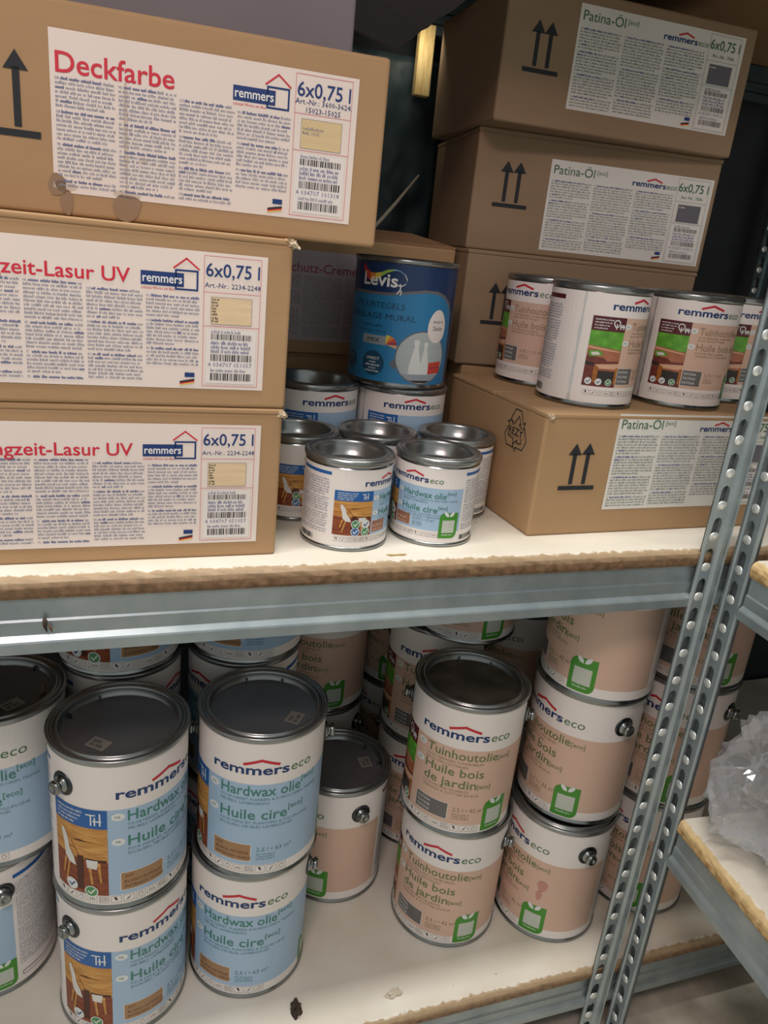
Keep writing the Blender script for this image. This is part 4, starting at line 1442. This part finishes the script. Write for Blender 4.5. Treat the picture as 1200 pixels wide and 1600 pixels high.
    cv.fine(D(74), D(80), .105, .02, .0026, .0014, 'levis_grey', rng, lay=2, sw=.0007)
    lb = MB(); cv.emit_cyl(lb, Rb + .0001); lb.build('printed_label', root)
    ld = MB()
    ld.lathe([(Rb - .001, H - .0058), (R - .0006, H - .0050), (R, H - .0036), (R, H - .0016), (R - .001, H - .0002), (R - .0024, H - .0002), (R - .0038, H - .0016), (R - .0052, H - .0018), (R - .0062, H), (R - .0078, H - .0002), (R - .0088, H - .0030), (R - .0098, H - .0120), (R - .0115, H - .0126, 'lid_flat'), (.002, H - .0126, 'lid_flat')], 72, 'lid_metal', close_top=True)
    ld.build('lid', root)


tile_paint()

# ================================================================== SMALL THINGS
from mathutils import noise


def crumb(name, label, cat, loc, size, seed, m='dry_leaf', flat=.45):
    bm = bmesh.new()
    bmesh.ops.create_icosphere(bm, subdivisions=3, radius=1)
    for v in bm.verts:
        d = 1 + .75 * noise.noise(v.co * 1.7 + Vector((seed * 3.1, 0, 0))) + .35 * noise.noise(v.co * 5 + Vector((0, seed, 0)))
        v.co = Vector((v.co.x * d * size[0], v.co.y * d * size[1], max(-.55, v.co.z * d) * size[2] + .55 * size[2]))
    bm.verts.index_update()
    mb = MB(); mb.add([v.co for v in bm.verts], [[v.index for v in f.verts] for f in bm.faces], m)
    bm.free()
    return tag(mb.build(name, loc=loc), label, cat)


crumb('debris', 'dark ragged clump of dirt on the front of the lower shelf', 'debris', (.1799, .5895, ZL), (.0060, .0100, .0060), 2, 'grime')
crumb('debris', 'pale crumpled bit with a dark tip on the front of the lower shelf', 'debris', (.2932, .5790, ZL), (.0095, .0040, .0040), 5, 'stick')
crumb('debris', 'thin brown scrap at the front edge of the white upper board', 'debris', (.2300, .5655, 0), (.0080, .0016, .0006), 7, 'straw')
mb = MB()
mb.tube([(.0, 0, .0005), (.004, .001, .002), (.006, .003, .001), (.0062, .001, .008), (.0055, 0, .016)], [.0008, .0014, .0016, .0013, .0005], 'dry_leaf')
tag(mb.build('dry_curl', loc=(-.0810, .7400, L2 - .0115 + .0003)), 'small dry brown curl lying on the lid of the upper left can', 'debris')
mb = MB()
mb.tube([(0, 0, 0), (.0006, -.0010, -.003), (.0002, -.0010, -.007), (.0015, -.0012, -.0112)], [.0010, .0019, .0013, .0004], 'grime')
mb.tube([(.0030, 0, -.006), (.0042, -.001, -.009), (.0050, -.001, -.0115)], [.0004, .0010, .0003], 'dry_leaf')
tag(mb.build('dirt_clot', loc=(-.0520, .5508, -.0330), rot=(0, 0, 0)), 'dark dirt clot stuck on the left of the upper beam', 'debris')

# pale wooden slat at the back
mb = MB()
mb.box(-.0105, .0105, -.006, .006, 0, .082, 'pale_wood', bev=.0015)
o = mb.build('wooden_slat', loc=(.3850, 1.050, .440), rot=(0, 0, 0))
tag(o, 'pale wooden slat standing in the gap beside the topmost right carton', 'wood')
mb = MB()
mb.tube([(.3100, 1.000, .2585), (.3276, 1.0, .2800), (.3480, 1.0, .3050), (.3760, 1.0, .3420)], [.0022, .0024, .0022, .0012], 'stick')
tag(mb.build('thin_stick'), 'thin pale stick leaning in the dark gap above the back cartons', 'stick')
# crumpled black plastic behind the left stack
mb = MB()
n = 26
vs, fs = [], []
for j in range(n):
    for i in range(n):
        p = Vector((.26 + .17 * i / (n - 1), 1.080, .25 + .24 * j / (n - 1)))
        p.y += .010 * noise.noise(Vector((i * .22, j * .22, 3))) + .004 * noise.noise(Vector((i * .6, j * .5, 9)))
        vs.append(p)
for j in range(n - 1):
    for i in range(n - 1):
        fs.append((j * n + i, j * n + i + 1, (j + 1) * n + i + 1, (j + 1) * n + i))
mat('black_plastic', '#3a4a50', 0.45, spec=.4)
mb.add(vs, fs, 'black_plastic', True)
o = mb.build('plastic_sheet')
sol = o.modifiers.new('thickness', 'SOLIDIFY'); sol.thickness = .0006
tag(o, 'crumpled dark plastic sheet hanging at the back between the stacks', 'plastic sheet')


def plastic_bag():
    root = empty('plastic_bag', (.700, .462, -.3149), label='crumpled clear plastic bag on the side shelf at the right edge', cat='plastic bag')
    bm = bmesh.new()
    bmesh.ops.create_icosphere(bm, subdivisions=5, radius=1)
    for v in bm.verts:
        c = v.co.copy()
        w = c + .35 * Vector((noise.noise(c * 1.3), noise.noise(c * 1.3 + Vector((5, 0, 0))), noise.noise(c * 1.3 + Vector((0, 9, 0)))))
        w = Vector((w.x * 1.5, w.y * 1.5, w.z * .8))
        r1 = 1 - abs(noise.noise(w * 1.5 + Vector((4, 0, 0)))) * 2.6
        r2 = 1 - abs(noise.noise(w * 3.2 + Vector((0, 7, 0)))) * 2.6
        r3 = 1 - abs(noise.noise(w * 7.0 + Vector((0, 0, 2)))) * 2.6
        d = .80 + .22 * r1 + .11 * r2 + .045 * r3
        p = Vector((c.x * d * .110, c.y * d * .085, c.z * d * .095))
        if p.z > 0:      # gathered neck leaning to the left
            k = p.z / .09
            p.x = p.x * (1 - .50 * k) - .045 * k
            p.y *= (1 - .40 * k)
            p.z += .030 * k * k
        else:            # skirt spreading on the board
            p.x -= .020 * (-p.z / .09) * (1 if c.x < 0 else 0)
        p.z = max(p.z, -.070 + .006 * r2) + .0755
        v.co = p
    bm.verts.index_update()
    mb = MB(); mb.add([v.co for v in bm.verts], [[v.index for v in f.verts] for f in bm.faces], 'film')
    bm.free()
    mb.build('bag_film', root)
    bm = bmesh.new()
    bmesh.ops.create_icosphere(bm, subdivisions=4, radius=1)
    for v in bm.verts:
        d = .9 + .2 * noise.noise(v.co * 1.5)
        v.co = Vector((v.co.x * d * .066 + .016, v.co.y * d * .056, max(-.9, v.co.z * d) * .055 + .0560))
    bm.verts.index_update()
    mb = MB(); mb.add([v.co for v in bm.verts], [[v.index for v in f.verts] for f in bm.faces], 'bag_content', True)
    bm.free()
    tag(mb.build('bag_filling', root), 'pale lilac filling')


plastic_bag()
